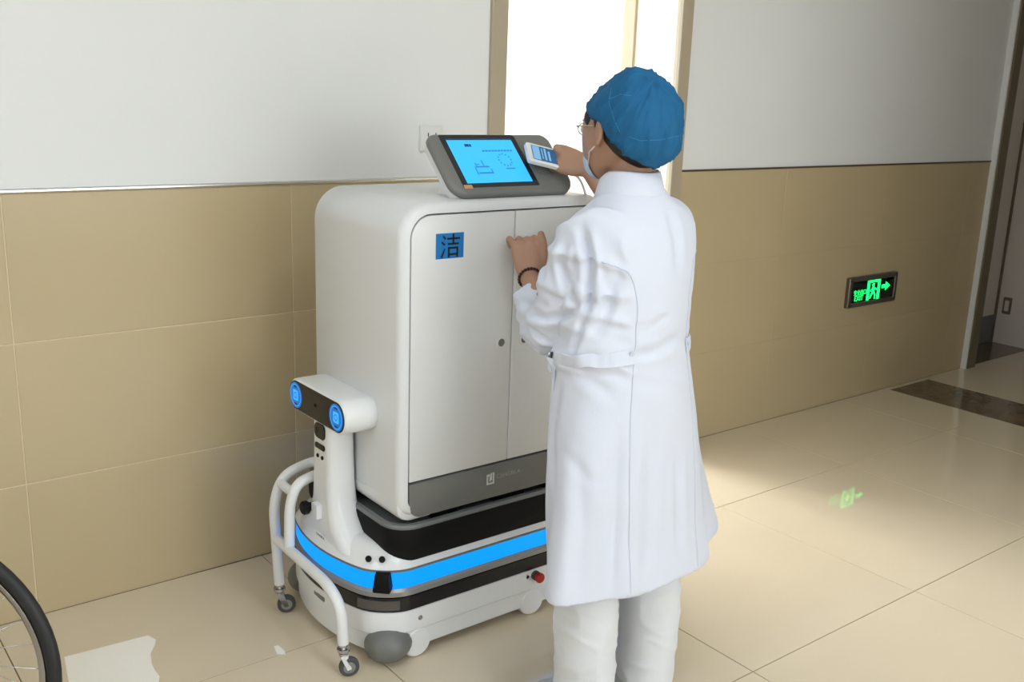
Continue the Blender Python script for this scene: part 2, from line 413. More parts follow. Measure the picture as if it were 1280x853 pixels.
# unseen ceiling panels, added as general fill light
for i, (lx, ly) in enumerate(((-0.9, -1.7), (1.1, -2.3), (-0.9, -4.4), (1.1, -4.8))):
    o = empty('fill_panel', (lx, ly, CEIL), ['added square fill light panel above the wheelchair', 'added square fill light panel above the person', 'added square fill light panel behind the wheelchair side', 'added square fill light panel near the lobby window'][i], 'fill light', 'added fill lights')
    m_ = MB(); oo = rrect(lx - 0.3, lx + 0.3, ly - 0.3, ly + 0.3, 0.01, 2); m_.loft([[(x, y, CEIL) for x, y in oo], [(x, y, CEIL - 0.02) for x, y in oo], [(x, y, CEIL - 0.02) for x, y in inset(oo, 0.02)], [(x, y, CEIL - 0.012) for x, y in inset(oo, 0.022)]], True, False); P_(m_, 'frame', 'steel_trim', o, 30)
    m_ = MB(); m_.box((lx - 0.278, ly - 0.278, CEIL - 0.014), (lx + 0.278, ly + 0.278, CEIL - 0.004)); P_(m_, 'diffuser', 'fill_diffuser', o, 30)

# ================================================================== ROBOT
YC = -0.535
def densify(poly, d):
    out = []
    for i in range(len(poly)):
        a = V(poly[i]); c = V(poly[(i + 1) % len(poly)]); n = max(1, int((c - a).length / d))
        for k in range(n): out.append(tuple(a.lerp(c, k / n)))
    return out
def warp(p):
    x, y = p; t = min(1, max(0, (x - 1.165) / 0.4)); t = t * t * (3 - 2 * t)
    return (x + 0.9 * (y - YC) ** 2 * (1 - t), y)
PLAN = [warp(p) for p in densify(rrect(1.165, 2.04, -0.806, -0.264, 0.085, 8), 0.03)]
def prof_loft(poly, prof, cap0=True, cap1=True):
    return MB().loft([[(x, y, z) for x, y in inset(poly, d)] for d, z in prof], cap0, cap1)
rob = empty('delivery_robot', (1.6, YC, 0), 'white wheeled delivery robot with blue light strip, two round blue eyes and black load tray', 'robot')
lb = P_(prof_loft(PLAN, [(0.045, 0.022), (0.02, 0.024), (0.008, 0.034), (0.006, 0.084), (0.001, 0.089), (0, 0.10), (0, 0.150), (0.004, 0.153)]), 'lower_body', 'robot_white', rob)
P_(prof_loft(PLAN, [(0.006, 0.150), (-0.002, 0.154), (-0.002, 0.194), (0.004, 0.197)]), 'bumper_band', 'black_gloss', rob, label='black rubber bumper band')
P_(prof_loft(PLAN, [(0.004, 0.195), (-0.004, 0.199), (-0.004, 0.212), (0.003, 0.219)]), 'silver_band', 'silver_band', rob)
P_(prof_loft(PLAN, [(0.006, 0.217), (0.003, 0.221), (0.003, 0.267), (0.006, 0.270)]), 'led_strip', 'led_blue', rob, label='glowing blue light strip')
P_(prof_loft(PLAN, [(0.006, 0.268), (-0.001, 0.269), (-0.001, 0.275), (0.006, 0.276)]), 'edge_line', 'robot_gray', rob)
# upper deck rising towards the neck
def deck_rings():
    rings = []
    for k in range(9):
        t = k / 8; d = 0.075 * t; r = []
        for x, y in inset(PLAN, d):
            g = math.exp(-((y - YC) / 0.15) ** 2) * max(0, 1 - (x - 1.165) / 0.16)
            g = max(0, g)
            hgt = 0.046 + 0.035 * g
            r.append((x, y, 0.274 + hgt * (1 - (1 - t) ** 2.4)))
        rings.append(r)
    return rings
P_(MB().loft(deck_rings()), 'upper_deck', 'robot_white', rob, 50)
TR = densify(rrect(1.256, 2.0, -0.808, -0.262, 0.075, 8), 0.05)
tray = P_(prof_loft(TR, [(0.012, 0.29), (0.003, 0.318), (0.0, 0.33), (0, 0.380), (0.002, 0.383)], True, True), 'load_tray', 'black_matte', rob)
P_(prof_loft(TR, [(0.002, 0.382), (0.001, 0.388), (0.004, 0.394), (0.014, 0.396), (0.018, 0.392), (0.020, 0.384)], False, True), 'tray_lip', 'tray_gray', tray)
nk = []
for z, x0, x1, hy, r in ((0.29, 1.182, 1.36, 0.17, 0.06), (0.312, 1.180, 1.325, 0.135, 0.055), (0.335, 1.180, 1.298, 0.104, 0.045), (0.365, 1.181, 1.282, 0.078, 0.036),
                         (0.40, 1.183, 1.274, 0.063, 0.030), (0.45, 1.184, 1.270, 0.057, 0.026), (0.54, 1.186, 1.268, 0.055, 0.025), (0.655, 1.188, 1.266, 0.054, 0.025)):
    nk.append([(x, y, z) for x, y in rrect(x0, x1, YC - hy, YC + hy, r, 6)])
neck = P_(MB().loft(nk), 'neck_post', 'robot_white', rob, 60)
HD = rrect(YC - 0.160, YC + 0.164, 0.626, 0.719, 0.0455, 10)
head = P_(MB().loft([[(x, y, z) for y, z in inset(HD, d)] for x, d in ((1.176, 0.006), (1.180, 0.001), (1.186, 0), (1.262, 0), (1.283, 0.004), (1.296, 0.014), (1.302, 0.03))]), 'head', 'robot_white', rob, 50)
P_(MB().loft([[(x, y, z) for y, z in inset(HD, d)] for x, d in ((1.178, 0.005), (1.1752, 0.006), (1.1748, 0.009))], True, True), 'face_panel', 'black_gloss', head, label='black face panel')
def disc(c, r, ax, t, n=24, r2=None):
    """flat disc with a chamfer, facing -ax"""
    c = V(c); ax = V(ax).normalized(); u = ax.orthogonal().normalized(); v = ax.cross(u)
    def ring(rr, off): return [c + ax * off + (u * math.cos(2 * PI * k / n) + v * math.sin(2 * PI * k / n)) * rr for k in range(n)]
    return MB().loft([ring(r, 0), ring(r, -t * 0.7), ring((r2 or r * 0.96), -t)])
for ey in (YC + 0.119, YC - 0.113):
    P_(disc((1.1748, ey, 0.6725), 0.0365, (1, 0, 0), 0.001), 'eye', 'eye_blue', head, label='round blue eye')
    m_ = MB()
    for q in ((0.0300, 0.0275), (0.0335, 0.0355)):
        n = 28; rr = []
        for x in (1.1738, 1.1732):
            pass
    n = 32
    m_.loft([[(1.1737, ey + r * math.cos(2 * PI * k / n), 0.6725 + r * math.sin(2 * PI * k / n)) for k in range(n)] for r in (0.0315, 0.0295)], False, False)
    P_(m_, 'eye_ring', 'eye_light', head)
    m_ = MB(); m_.loft([[(x, y, z) for y, z in inset(rrect(ey - 0.015, ey + 0.015, 0.6575, 0.6875, 0.005, 3), d)] for x, d in ((1.1738, 0), (1.1734, 0.001))])
    P_(m_, 'eye_icon', 'eye_light', head)
    m_ = MB()
    m_.loft([[(1.1732, ey + r * math.cos(2 * PI * k / n), 0.6725 + r * math.sin(2 * PI * k / n)) for k in range(n)] for r in (0.009, 0.0065)], False, False)
    for zz in (0.6975, 0.6475): m_.box((1.1733, ey - 0.009, zz - 0.0025), (1.1738, ey + 0.009, zz + 0.0025))
    P_(m_, 'eye_mark', 'eye_ink', head, 30)
P_(disc((1.1749, YC + 0.004, 0.674), 0.0055, (1, 0, 0), 0.001, 12), 'face_camera', 'black_matte', head)
m_ = MB(); m_.loft([[(1.285, YC - 0.155, 0.66), (1.318, YC - 0.145, 0.652), (1.318, YC - 0.145, 0.636), (1.285, YC - 0.155, 0.636)], [(1.285, YC + 0.155, 0.66), (1.318, YC + 0.145, 0.652), (1.318, YC + 0.145, 0.636), (1.285, YC + 0.155, 0.636)]])
P_(m_, 'rear_lip', 'robot_white', head, 30)
def plate_x(y0, y1, z0, z1, r, x, t=0.003):
    return MB().loft([[(xx, y, z) for y, z in inset(rrect(y0, y1, z0, z1, r, 5), d)] for xx, d in ((x + 0.004, 0), (x - t * 0.6, 0), (x - t, 0.0015))])
P_(plate_x(YC - 0.029, YC + 0.029, 0.578, 0.622, 0.016, 1.1862), 'depth_camera', 'black_gloss', neck)
P_(disc((1.1832, YC + 0.012, 0.602), 0.008, (1, 0, 0), 0.0008, 14), 'camera_lens', 'dark_slot', neck)
P_(plate_x(YC - 0.027, YC + 0.027, 0.548, 0.564, 0.007, 1.1855), 'sensor_slot', 'black_gloss', neck)
for yy in (YC + 0.013, YC - 0.013): P_(disc((1.186, yy, 0.527), 0.0058, (1, 0, 0), 0.003, 12), 'sensor_hole', 'black_matte', neck)
P_(MB().loft([[(x, YC + 0.035 + r * math.cos(2 * PI * k / 8 + 0.39), 0.372 + r * math.sin(2 * PI * k / 8 + 0.39)) for k in range(8)] for x, r in ((1.183, 0.012), (1.165, 0.012), (1.163, 0.019), (1.148, 0.019), (1.145, 0.015))]), 'knob', 'black_matte', neck, 30)
m_ = MB(); m_.box((1.166, YC - 0.012, 0.350), (1.19, YC + 0.018, 0.392)); P_(m_, 'knob_bracket', 'robot_white', neck, 30)
# corner lidar, dots, slots, button
m_ = MB(); m_.loft([[(1.236 + 0.7071 * (a_ * s - b_ * s2), -0.782 + 0.7071 * (-a_ * s - b_ * s2) * 1.0, z) for a_, b_, s, s2 in ((-1, -1, w1, w2), (1, -1, w1, w2), (1, 1, w1, w2), (-1, 1, w1, w2))] for z, w1, w2 in ((0.222, 0.022, 0.019), (0.228, 0.023, 0.020), (0.262, 0.019, 0.016), (0.272, 0.018, 0.014))])
P_(m_, 'corner_lidar', 'black_matte', rob, 30, 'black sensor block on the corner')
dn = V((0.45, 0.55, -0.7))
for (xx, yy, zz) in ((1.216, -0.742, 0.296), (1.243, -0.766, 0.2965)):
    P_(disc((xx, yy, zz + 0.004), 0.0085, dn, 0.006, 14), 'deck_sensor', 'black_matte', rob)
P_(MB().loft([[(x, y, z) for y, z in inset(rrect(-0.585, -0.525, 0.118, 0.132, 0.004, 3), d)] for x, d in ((1.18, 0), (1.1655, 0), (1.165, 0.002))]), 'vent_slot', 'robot_gray', rob)
def on_plan(i0, i1, z0, z1, off):
    pl = inset(PLAN, -off); pin = inset(PLAN, 0.004); n = len(PLAN); ii = [(i0 + k) % n for k in range((i1 - i0) % n + 1)]
    return MB().loft([[(*pin[i], z0), (*pl[i], z0), (*pl[i], z1), (*pin[i], z1)] for i in ii])
def near_i(x, y): return min(range(len(PLAN)), key=lambda i: (PLAN[i][0] - x) ** 2 + (PLAN[i][1] - y) ** 2)
P_(on_plan(near_i(1.196, -0.725), near_i(1.275, -0.806), 0.160, 0.187, 0.0035), 'band_window', 'band_gray', rob)
P_(disc((1.338, -0.804, 0.121), 0.007, (0, 1, 0), 0.004, 12), 'side_screw', 'chrome', rob)
P_(MB().tube([(1.736, -0.80, 0.132), (1.736, -0.816, 0.132)], 0.014, 16), 'button_collar', 'rubber_gray', rob)
P_(MB().loft([[(1.736 + r * math.cos(2 * PI * k / 16), y, 0.132 + r * math.sin(2 * PI * k / 16)) for k in range(16)] for y, r in ((-0.812, 0.010), (-0.824, 0.010), (-0.826, 0.015), (-0.834, 0.015), (-0.837, 0.012))]), 'emergency_button', 'red_plastic', rob, label='red emergency stop button')
P_(disc((1.710, -0.804, 0.132), 0.006, (0, 1, 0), 0.002, 10), 'key_hole', 'dark_slot', rob)
for sx, sy in ((1, 1), (1, -1)):
    yy = YC - sy * 0.232
    P_(MB().ball((1.262, yy, 0.053), 0.066, 0.062, 0.051, 20, 12), 'corner_bumper', 'robot_gray', rob, label='grey rounded corner bumper')
for xx in (1.335, 1.735):
    for sgn in (-1, 1):
        yy = YC + sgn * 0.262
        P_(MB().loft([[(xx + r * math.cos(2 * PI * k / 20), yy + o_ * sgn, 0.044 + r * math.sin(2 * PI * k / 20)) for k in range(20)] for o_, r in ((-0.05, 0.043), (0.0, 0.043), (0.006, 0.038))]), 'wheel_cover', 'robot_white', rob)
tm = text_mesh('CSHGBLA', 0.011); tm.transform(Matrix(((0, 0, -1, 0), (-1, 0, 0, 0), (0, 1, 0, 0), (0, 0, 0, 1))))
tm.transform(Matrix.Translation((1.1672, YC - 0.005, 0.306))); o = put(tm, 'nose_lettering', 'logo_gray', rob, None)

# ================================================================== CASTER FRAME
gd = empty('caster_frame', (1.13, -0.55, 0), 'white bent tube frame on two small casters in front of the robot', 'tube frame')
R0 = 0.0150
P_(MB().tube(fillet([(1.133, -0.37, 0.092), (1.121, -0.37, 0.345), (1.150, -0.37, 0.425), (1.256, -0.37, 0.452), (1.256, -0.456, 0.452), (1.152, -0.456, 0.430), (1.130, -0.456, 0.37), (1.126, -0.456, 0.235)], 0.06), R0, 14), 'loop_tube', 'robot_white', gd, 60)
P_(MB().tube(fillet([(1.126, -0.37, 0.238), (1.118, -0.70, 0.238), (1.124, -0.757, 0.20), (1.129, -0.762, 0.092)], 0.06), R0, 14), 'lower_tube', 'robot_white', gd, 60)
P_(MB().tube([(1.142, -0.372, 0.405), (1.142, -0.456, 0.402)], R0 * 0.9, 12), 'rung', 'robot_white', gd, 60)
for cx, cy, wx, wy in ((1.133, -0.370, 1.150, -0.378), (1.129, -0.762, 1.140, -0.772)):
    m_ = MB(); m_.tube([(cx, cy, 0.094), (cx, cy, 0.058)], 0.0075, 12)
    for z0, z1, r in ((0.090, 0.084, 0.011), (0.079, 0.071, 0.017), (0.066, 0.060, 0.013)): m_.tube([(cx, cy, z0), (cx, cy, z1)], r, 16)
    ax = V((0.35, 0.94, 0)).normalized()
    for s in (-1, 1):
        o_ = ax * (0.0105 * s)
        m_.loft([[V((cx, cy, 0.062)) + o_ * 0.9 + d_ for d_ in (V((-0.011, 0, 0)), V((0.011, 0, 0)))] + [V((cx, cy, 0.062)) + o_ * 1.2 + d_ for d_ in (V((0.011, 0, 0)), V((-0.011, 0, 0)))],
                 [V((wx, wy, 0.022)) + o_ * 0.9 + d_ for d_ in (V((-0.006, 0, 0)), V((0.006, 0, 0)))] + [V((wx, wy, 0.022)) + o_ * 1.2 + d_ for d_ in (V((0.006, 0, 0)), V((-0.006, 0, 0)))]])
    cs = P_(m_, 'caster_fork', 'chrome', gd, 40)
    u = ax.cross(V((0, 0, 1))); c0 = V((wx, wy, 0.0265))
    def rg(r, o_): return [c0 + ax * o_ + (u * math.cos(2 * PI * k / 24) + V((0, 0, 1)) * math.sin(2 * PI * k / 24)) * r for k in range(24)]
    P_(MB().loft([rg(0.017, -0.0085), rg(0.024, -0.0085), rg(0.0265, -0.006), rg(0.0265, 0.006), rg(0.024, 0.0085), rg(0.017, 0.0085)]), 'caster_wheel', 'rubber_gray', cs)
    P_(MB().loft([rg(0.016, -0.0092), rg(0.016, 0.0092)]), 'wheel_hub', 'silver_band', cs)

# ================================================================== CABINET ON THE ROBOT
cab = empty('storage_cabinet', (1.62, -0.575, 0.385), 'white two-door storage cabinet with grey base panel and tilted touch screen, riding on the robot', 'cabinet')
CX0, CX1, CZ0, CZ1 = 1.272, 1.968, 0.4145, 1.236
CO = densify(rrect(CX0, CX1, CZ0, CZ1, (0.05, 0.05, 0.088, 0.088), 10), 0.08)
shell = P_(MB().loft([[(x, y, z) for x, z in inset(CO, d)] for y, d in ((-0.352, 0.012), (-0.346, 0.006), (-0.346, 0.004), (-0.352, 0.0), (-0.776, 0.0), (-0.786, 0.002), (-0.795, 0.008), (-0.7995, 0.017), (-0.8, 0.027), (-0.794, 0.0285), (-0.786, 0.029))]), 'shell', 'cabinet_white', cab, 40)
m_ = MB(); m_.loft([[(x, y, z) for x, z in inset(CO, 0.0285)] for y in (-0.784, -0.7862)]); P_(m_, 'door_gap', 'dark_slot', cab, 30)
XM = 1.624
def panel_y(outl, y0, y1, ch=0.003):
    return MB().loft([[(x, y, z) for x, z in inset(outl, d)] for y, d in ((y0, 0), (y1 + ch, 0), (y1 + ch * 0.3, ch * 0.3), (y1, ch))])
dl = P_(panel_y(rrect(1.3035, XM - 0.001, 0.513, 1.2045, (0.004, 0.003, 0.003, 0.058), 8), -0.787, -0.7985), 'door', 'door_panel', cab)
dr = P_(panel_y(rrect(XM + 0.001, 1.9365, 0.513, 1.2045, (0.003, 0.004, 0.058, 0.003), 8), -0.787, -0.7985), 'door', 'door_panel', cab)
P_(panel_y(rrect(1.3035, 1.9365, 0.411, 0.508, (0.04, 0.04, 0.003, 0.003), 8), -0.787, -0.8003), 'base_panel', 'robot_gray', cab, label='grey base panel with a white logo')
for par, lx in ((dl, 1.590), (dr, 1.668)):
    P_(MB().loft([[(lx + r * math.cos(2 * PI * k / 24), y, 0.853 + r * math.sin(2 * PI * k / 24)) for k in range(24)] for y, r in ((-0.797, 0.0165), (-0.8000, 0.0165), (-0.8008, 0.0155), (-0.8008, 0.0115), (-0.799, 0.011))], True, True), 'lock_ring', 'door_panel', par)
    P_(disc((lx, -0.7985, 0.853), 0.0108, (0, 1, 0), 0.001, 20), 'lock_face', 'robot_gray', par)
for x0, x1 in ((CX0, 1.385), (1.855, CX1)):
    P_(MB().loft([[(x, y, z) for x, z in inset(rrect(x0, x1, 0.400, 0.470, (0.045, 0.012, 0.0, 0.0) if x0 < 1.5 else (0.012, 0.045, 0.0, 0.0), 8), d)] for y, d in ((-0.352, 0.002), (-0.776, 0.0), (-0.786, 0.003), (-0.790, 0.010))]), 'corner_skirt', 'cabinet_white', cab, 40)
# blue sticker with the black character
SX0, SX1, SZ0, SZ1 = 1.375, 1.459, 1.094, 1.158
m_ = MB(); m_.loft([[(x, y, z) for x, z in ((SX0, SZ0), (SX1, SZ0), (SX1, SZ1), (SX0, SZ1))] for y in (-0.7984, -0.7992)]); P_(m_, 'sticker', 'sticker_blue', dl, 30, 'blue sticker with a black character')
def stroke(mb, a, c, w0, w1=None):
    w1 = w1 or w0
    def q(p): return V((SX0 + (SX1 - SX0) * p[0], 0, SZ1 - (SZ1 - SZ0) * p[1]))
    A, B = q(a), q(c); d = (B - A).normalized(); n = V((-d.z, 0, d.x)); k = (SX1 - SX0)
    pts = [A + n * w0 * k / 2, A - n * w0 * k / 2, B - n * w1 * k / 2, B + n * w1 * k / 2]
    mb.loft([[(p.x, y, p.z) for p in pts] for y in (-0.7991, -0.7996)])
m_ = MB()
for a, c, w0, w1 in (((0.25, 0.10), (0.34, 0.23), 0.045, 0.075), ((0.20, 0.33), (0.31, 0.46), 0.045, 0.075), ((0.32, 0.60), (0.20, 0.95), 0.04, 0.075),
                     ((0.40, 0.22), (0.86, 0.22), 0.06, 0.06), ((0.62, 0.03), (0.62, 0.42), 0.065, 0.065), ((0.42, 0.43), (0.82, 0.43), 0.06, 0.06),
                     ((0.46, 0.56), (0.46, 0.96), 0.065, 0.065), ((0.43, 0.59), (0.80, 0.59), 0.06, 0.06), ((0.77, 0.56), (0.77, 0.96), 0.065, 0.065), ((0.46, 0.84), (0.77, 0.84), 0.06, 0.06)):
    stroke(m_, a, c, w0, w1)
P_(m_, 'sticker_character', 'ink_black', dl, 30)
# logo on the base panel
LX, LZ = 1.553, 0.4525
m_ = MB()
for (a0, a1, c0, c1) in ((0, 0.005, 0, 0.030), (0.005, 0.026, 0, 0.005), (0.021, 0.026, 0.005, 0.033), (0.005, 0.012, 0.025, 0.030), (0.010, 0.014, 0.009, 0.024), (0.014, 0.018, 0.012, 0.033)):
    m_.box((LX + a0, -0.8010, LZ + c0), (LX + a1, -0.800, LZ + c1))
P_(m_, 'logo_mark', 'logo_white', cab, 30)
tm = text_mesh('CSHGBLA', 0.0165); tm.transform(Matrix.Scale(1.18, 4, (1, 0, 0))); tm.transform(Matrix.Rotation(PI / 2, 4, 'X')); tm.transform(Matrix.Translation((LX + 0.033, -0.8006, LZ + 0.013)))
put(tm, 'logo_lettering', 'logo_gray', cab, None)
for x0, x1 in ((1.39, 1.47), (1.60, 1.70), (1.78, 1.85)):
    for y0 in (-0.785, -0.42):
        m_ = MB(); m_.box((x0, y0, 0.3845), (x1, y0 + 0.05, 0.413)); P_(m_, 'foot', 'black_matte', cab, 30)
m_ = MB(); m_.box((1.39, -0.78, 0.408), (1.85, -0.36, 0.4145)); P_(m_, 'bottom_plate', 'black_matte', cab, 30)

# ---- tilted console on the cabinet
CU, CV, CN = V((1, 0, 0)), V((0, 0.7071, 0.7071)), V((0, -0.7071, 0.7071))
CP = V((1.6505, -0.706, 1.3215))
def con(u, v, n): return CP + CU * u + CV * v + CN * n
def con_loft(outl, prof, cap0=True, cap1=True):
    return MB().loft([[con(u, v, n) for u, v in inset(outl, d)] for d, n in prof], cap0, cap1)
CONS = rrect(-0.203, 0.203, -0.103, 0.103, (0.048, 0.048, 0.032, 0.028), 8)
con_o = P_(con_loft(CONS, [(0.016, -0.030), (0.004, -0.024), (0, -0.018), (0, -0.008), (0.003, -0.003), (0.009, 0.0)]), 'control_console', 'console_gray', cab, 40, 'grey tilted console with a blue touch screen')
P_(con_loft(CONS, [(0.055, -0.062), (0.022, -0.056), (0.006, -0.042), (0.004, -0.022)]), 'console_back', 'cabinet_white', con_o, 40)
m_ = MB(); m_.loft([[(x, y, z) for x, y in rrect(1.50, 1.80, y0, y1, 0.02, 4)] for z, y0, y1 in ((1.232, -0.76, -0.60), (1.26, -0.745, -0.61), (1.30, -0.70, -0.62))])
P_(m_, 'console_stand', 'cabinet_white', con_o, 40)
SU0, SU1, SV0, SV1 = -0.168, 0.080, -0.081, 0.096
P_(con_loft(rrect(SU0, SU1, SV0, SV1, (0.004, 0.004, 0.012, 0.004), 4), [(0, -0.004), (0, 0.0008), (0.001, 0.0014)]), 'screen_bezel', 'screen_bezel', con_o, 30)
P_(con_loft(rrect(SU0 + 0.016, SU1 - 0.018, SV0 + 0.013, SV1 - 0.014, 0.001, 2), [(0, 0.001), (0, 0.0020)]), 'screen', 'screen_blue', con_o, 30, 'bright blue touch screen')
def scr_box(mb, u0, u1, v0, v1, n=0.0026):
    mb.loft([[con(u, v, nn) for u, v in ((u0, v0), (u1, v0), (u1, v1), (u0, v1))] for nn in (0.0018, n)])
a0, a1, e0, e1 = SU0 + 0.016, SU1 - 0.018, SV0 + 0.013, SV1 - 0.014
def sx(t): return a0 + (a1 - a0) * t
def sy(t): return e1 - (e1 - e0) * t
m_ = MB(); scr_box(m_, sx(0.0), sx(1.0), sy(0.035), sy(0.0)); scr_box(m_, sx(0.26), sx(0.29), sy(0.17), sy(0.13)); 
for k in range(3): scr_box(m_, sx(0.235 + 0.035 * k), sx(0.262 + 0.035 * k), sy(0.19), sy(0.13))
P_(m_, 'screen_header', 'screen_dark', con_o, 30)
m_ = MB()
for k in range(10): scr_box(m_, sx(0.46 + 0.048 * k), sx(0.495 + 0.048 * k), sy(0.305), sy(0.27))
for t0, t1, s0, s1 in ((0.235, 0.44, 0.66, 0.63), (0.22, 0.235, 0.82, 0.66), (0.25, 0.45, 0.80, 0.77), (0.25, 0.265, 0.62, 0.56), (0.36, 0.375, 0.62, 0.50), (0.27, 0.31, 0.60, 0.585), (0.45, 0.465, 0.80, 0.70), (0.69, 0.83, 0.71, 0.685)):
    scr_box(m_, sx(t0), sx(t1), sy(s0), sy(s1))
for k in range(12):
    a = 2 * PI * k / 12; u, v = sx(0.74) + 0.020 * math.cos(a), sy(0.50) + 0.020 * math.sin(a); scr_box(m_, u - 0.002, u + 0.002, v - 0.002, v + 0.002)
tag(P_(m_, 'screen_icons', 'screen_ink', con_o, 30), kind='stuff')
m_ = MB(); scr_box(m_, SU0 + 0.0, SU0 + 0.026, SV0 - 0.004, SV0 + 0.008, 0.002); P_(m_, 'orange_tag', 'tag_orange', con_o, 30)
P_(con_loft(rrect(0.098, 0.170, -0.045, 0.055, 0.01, 4), [(0, -0.001), (0, 0.001), (0.002, 0.0018)]), 'scan_window', 'robot_gray', con_o, 30)

# ================================================================== HANDHELD TERMINAL
A = [V((1.748, -0.681, 1.372)), V((1.820, -0.702, 1.352)), V((1.812, -0.756, 1.297)), V((1.719, -0.731, 1.323))]
pc = V((1.764, -0.740, 1.337)); pn = V((0.0, -0.7071, 0.7071)); pu = V((0.945, -0.20, -0.22)); pu = (pu - pn * pu.dot(pn)).normalized(); pv = pn.cross(pu)
pda = empty('handheld_terminal', pc, 'white handheld scanner with a dark blue screen held over the console', 'handheld scanner')
def pl_(u, v, n): return pc + pu * u + pv * v + pn * n
PO = rrect(-0.058, 0.066, -0.034, 0.034, 0.008, 4)
P_(MB().loft([[pl_(u, v, n) for u, v in inset(PO, d)] for d, n in ((0.004, -0.009), (0, -0.005), (0, 0.005), (0.002, 0.007))]), 'casing', 'pda_white', pda)
P_(MB().loft([[pl_(u, v, n) for u, v in rrect(-0.044, 0.05, -0.026, 0.026, 0.003, 3)] for n in (0.006, 0.0078)]), 'screen', 'pda_screen', pda)
m_ = MB()
for u0, u1, v0, v1 in ((-0.042, -0.020, -0.024, 0.024), (-0.006, 0.0, -0.02, 0.022), (0.006, 0.012, -0.02, 0.014), (-0.014, -0.011, -0.018, 0.02)):
    m_.loft([[pl_(u, v, n) for u, v in ((u0, v0), (u1, v0), (u1, v1), (u0, v1))] for n in (0.0077, 0.0083)])
tag(P_(m_, 'screen_icons', 'pda_light', pda, 30), kind='stuff')
P_(MB().tube(fillet([pl_(0.05, -0.03, -0.004), (1.862, -0.775, 1.285), (1.875, -0.79, 1.235), (1.885, -0.775, 1.239)], 0.03), 0.0035, 8), 'cable', 'pda_white', pda)

# ================================================================== WALL FIXTURES
sg = empty('exit_sign', (4.595, 0, 0.575), 'green illuminated exit sign with running figure and right arrow, low on the tiled wall', 'exit sign')
m_ = MB(); oo = rrect(4.378, 4.808, 0.497, 0.652, 0.006, 3)
m_.loft([[(x, y, z) for x, z in inset(oo, d)] for y, d in ((-0.0, 0), (-0.018, 0), (-0.022, 0.004), (-0.022, 0.022), (-0.016, 0.025))]); P_(m_, 'frame', 'sign_frame', sg, 30)
m_ = MB(); m_.loft([[(x, y, z) for x, z in inset(oo, 0.024)] for y in (-0.014, -0.0175)]); P_(m_, 'panel', 'sign_black', sg, 30)
GX0, GX1, GZ0, GZ1 = 4.402, 4.784, 0.521, 0.628
def gpoly(mb, pts, y0=-0.0174, y1=-0.0184):
    def q(p): return (GX0 + (GX1 - GX0) * p[0], GZ1 - (GZ1 - GZ0) * p[1])
    mb.loft([[(q(p)[0], y, q(p)[1]) for p in pts] for y in (y0, y1)])
def gbar(mb, a, c, w_):
    asp = (GX1 - GX0) / (GZ1 - GZ0); A = V((a[0] * asp, a[1])); B = V((c[0] * asp, c[1])); d = (B - A).normalized(); n = V((-d.y, d.x)) * w_ / 2
    gpoly(mb, [((p.x) / asp, p.y) for p in (A + n, A - n, B - n, B + n)])
m_ = MB()   # door outline with the running figure
gpoly(m_, [(0.36, 0.02), (0.42, 0.02), (0.42, 0.98), (0.36, 0.98)]); gpoly(m_, [(0.42, 0.02), (0.66, 0.02), (0.66, 0.13), (0.42, 0.13)])
gpoly(m_, [(0.60, 0.13), (0.66, 0.13), (0.66, 0.98), (0.60, 0.98)])
P_(m_, 'door_pictogram', 'sign_green', sg, 30)
m_ = MB()
gpoly(m_, [(0.50 + 0.028 * math.cos(2 * PI * k / 10), 0.26 + 0.10 * math.sin(2 * PI * k / 10)) for k in range(10)])
gbar(m_, (0.50, 0.36), (0.51, 0.62), 0.20); gbar(m_, (0.50, 0.42), (0.44, 0.55), 0.08); gbar(m_, (0.53, 0.42), (0.585, 0.50), 0.08); gbar(m_, (0.50, 0.60), (0.44, 0.90), 0.10); gbar(m_, (0.52, 0.60), (0.56, 0.78), 0.10); gbar(m_, (0.56, 0.77), (0.55, 0.96), 0.09)
P_(m_, 'running_figure', 'sign_green', sg, 30)
m_ = MB(); gbar(m_, (0.70, 0.40), (0.80, 0.40), 0.18); gpoly(m_, [(0.79, 0.18), (0.90, 0.40), (0.79, 0.62)]); P_(m_, 'arrow', 'sign_green', sg, 30)
tm = text_mesh('安全出口', 0.030); tm.transform(Matrix.Rotation(PI / 2, 4, 'X')); xs_ = [v.co.x for v in tm.vertices]; 
tm.transform(Matrix.Scale(0.105 / max(0.01, max(xs_) - min(xs_)), 4, (1, 0, 0))); tm.transform(Matrix.Translation((4.425, -0.018, 0.560)))
put(tm, 'sign_lettering', 'sign_green', sg, None)
tm = text_mesh('EXIT', 0.038); tm.transform(Matrix.Rotation(PI / 2, 4, 'X')); tm.transform(Matrix.Translation((4.434, -0.018, 0.529))); put(tm, 'sign_lettering', 'sign_green', sg, None)
so = empty('wall_socket', (1.88, 0, 1.343), 'white square wall socket on the plaster behind the console', 'wall socket')
m_ = MB(); oo = rrect(1.836, 1.922, 1.300, 1.386, 0.005, 3); m_.loft([[(x, y, z) for x, z in inset(oo, d)] for y, d in ((0.002, 0), (-0.007, 0), (-0.010, 0.004))]); P_(m_, 'plate', 'socket_white', so, 30)
m_ = MB(); oo = rrect(1.852, 1.906, 1.316, 1.370, 0.004, 3); m_.loft([[(x, y, z) for x, z in inset(oo, d)] for y, d in ((-0.009, 0), (-0.0108, 0), (-0.0112, 0.001))]); P_(m_, 'socket_insert', 'socket_white', so, 30)
m_ = MB()
for (x0, z0, x1, z1) in ((1.862, 1.349, 1.866, 1.362), (1.892, 1.349, 1.896, 1.362), (1.877, 1.324, 1.881, 1.336)): m_.box((x0, -0.0116, z0), (x1, -0.0108, z1))
P_(m_, 'socket_slot', 'dark_slot', so, 30)

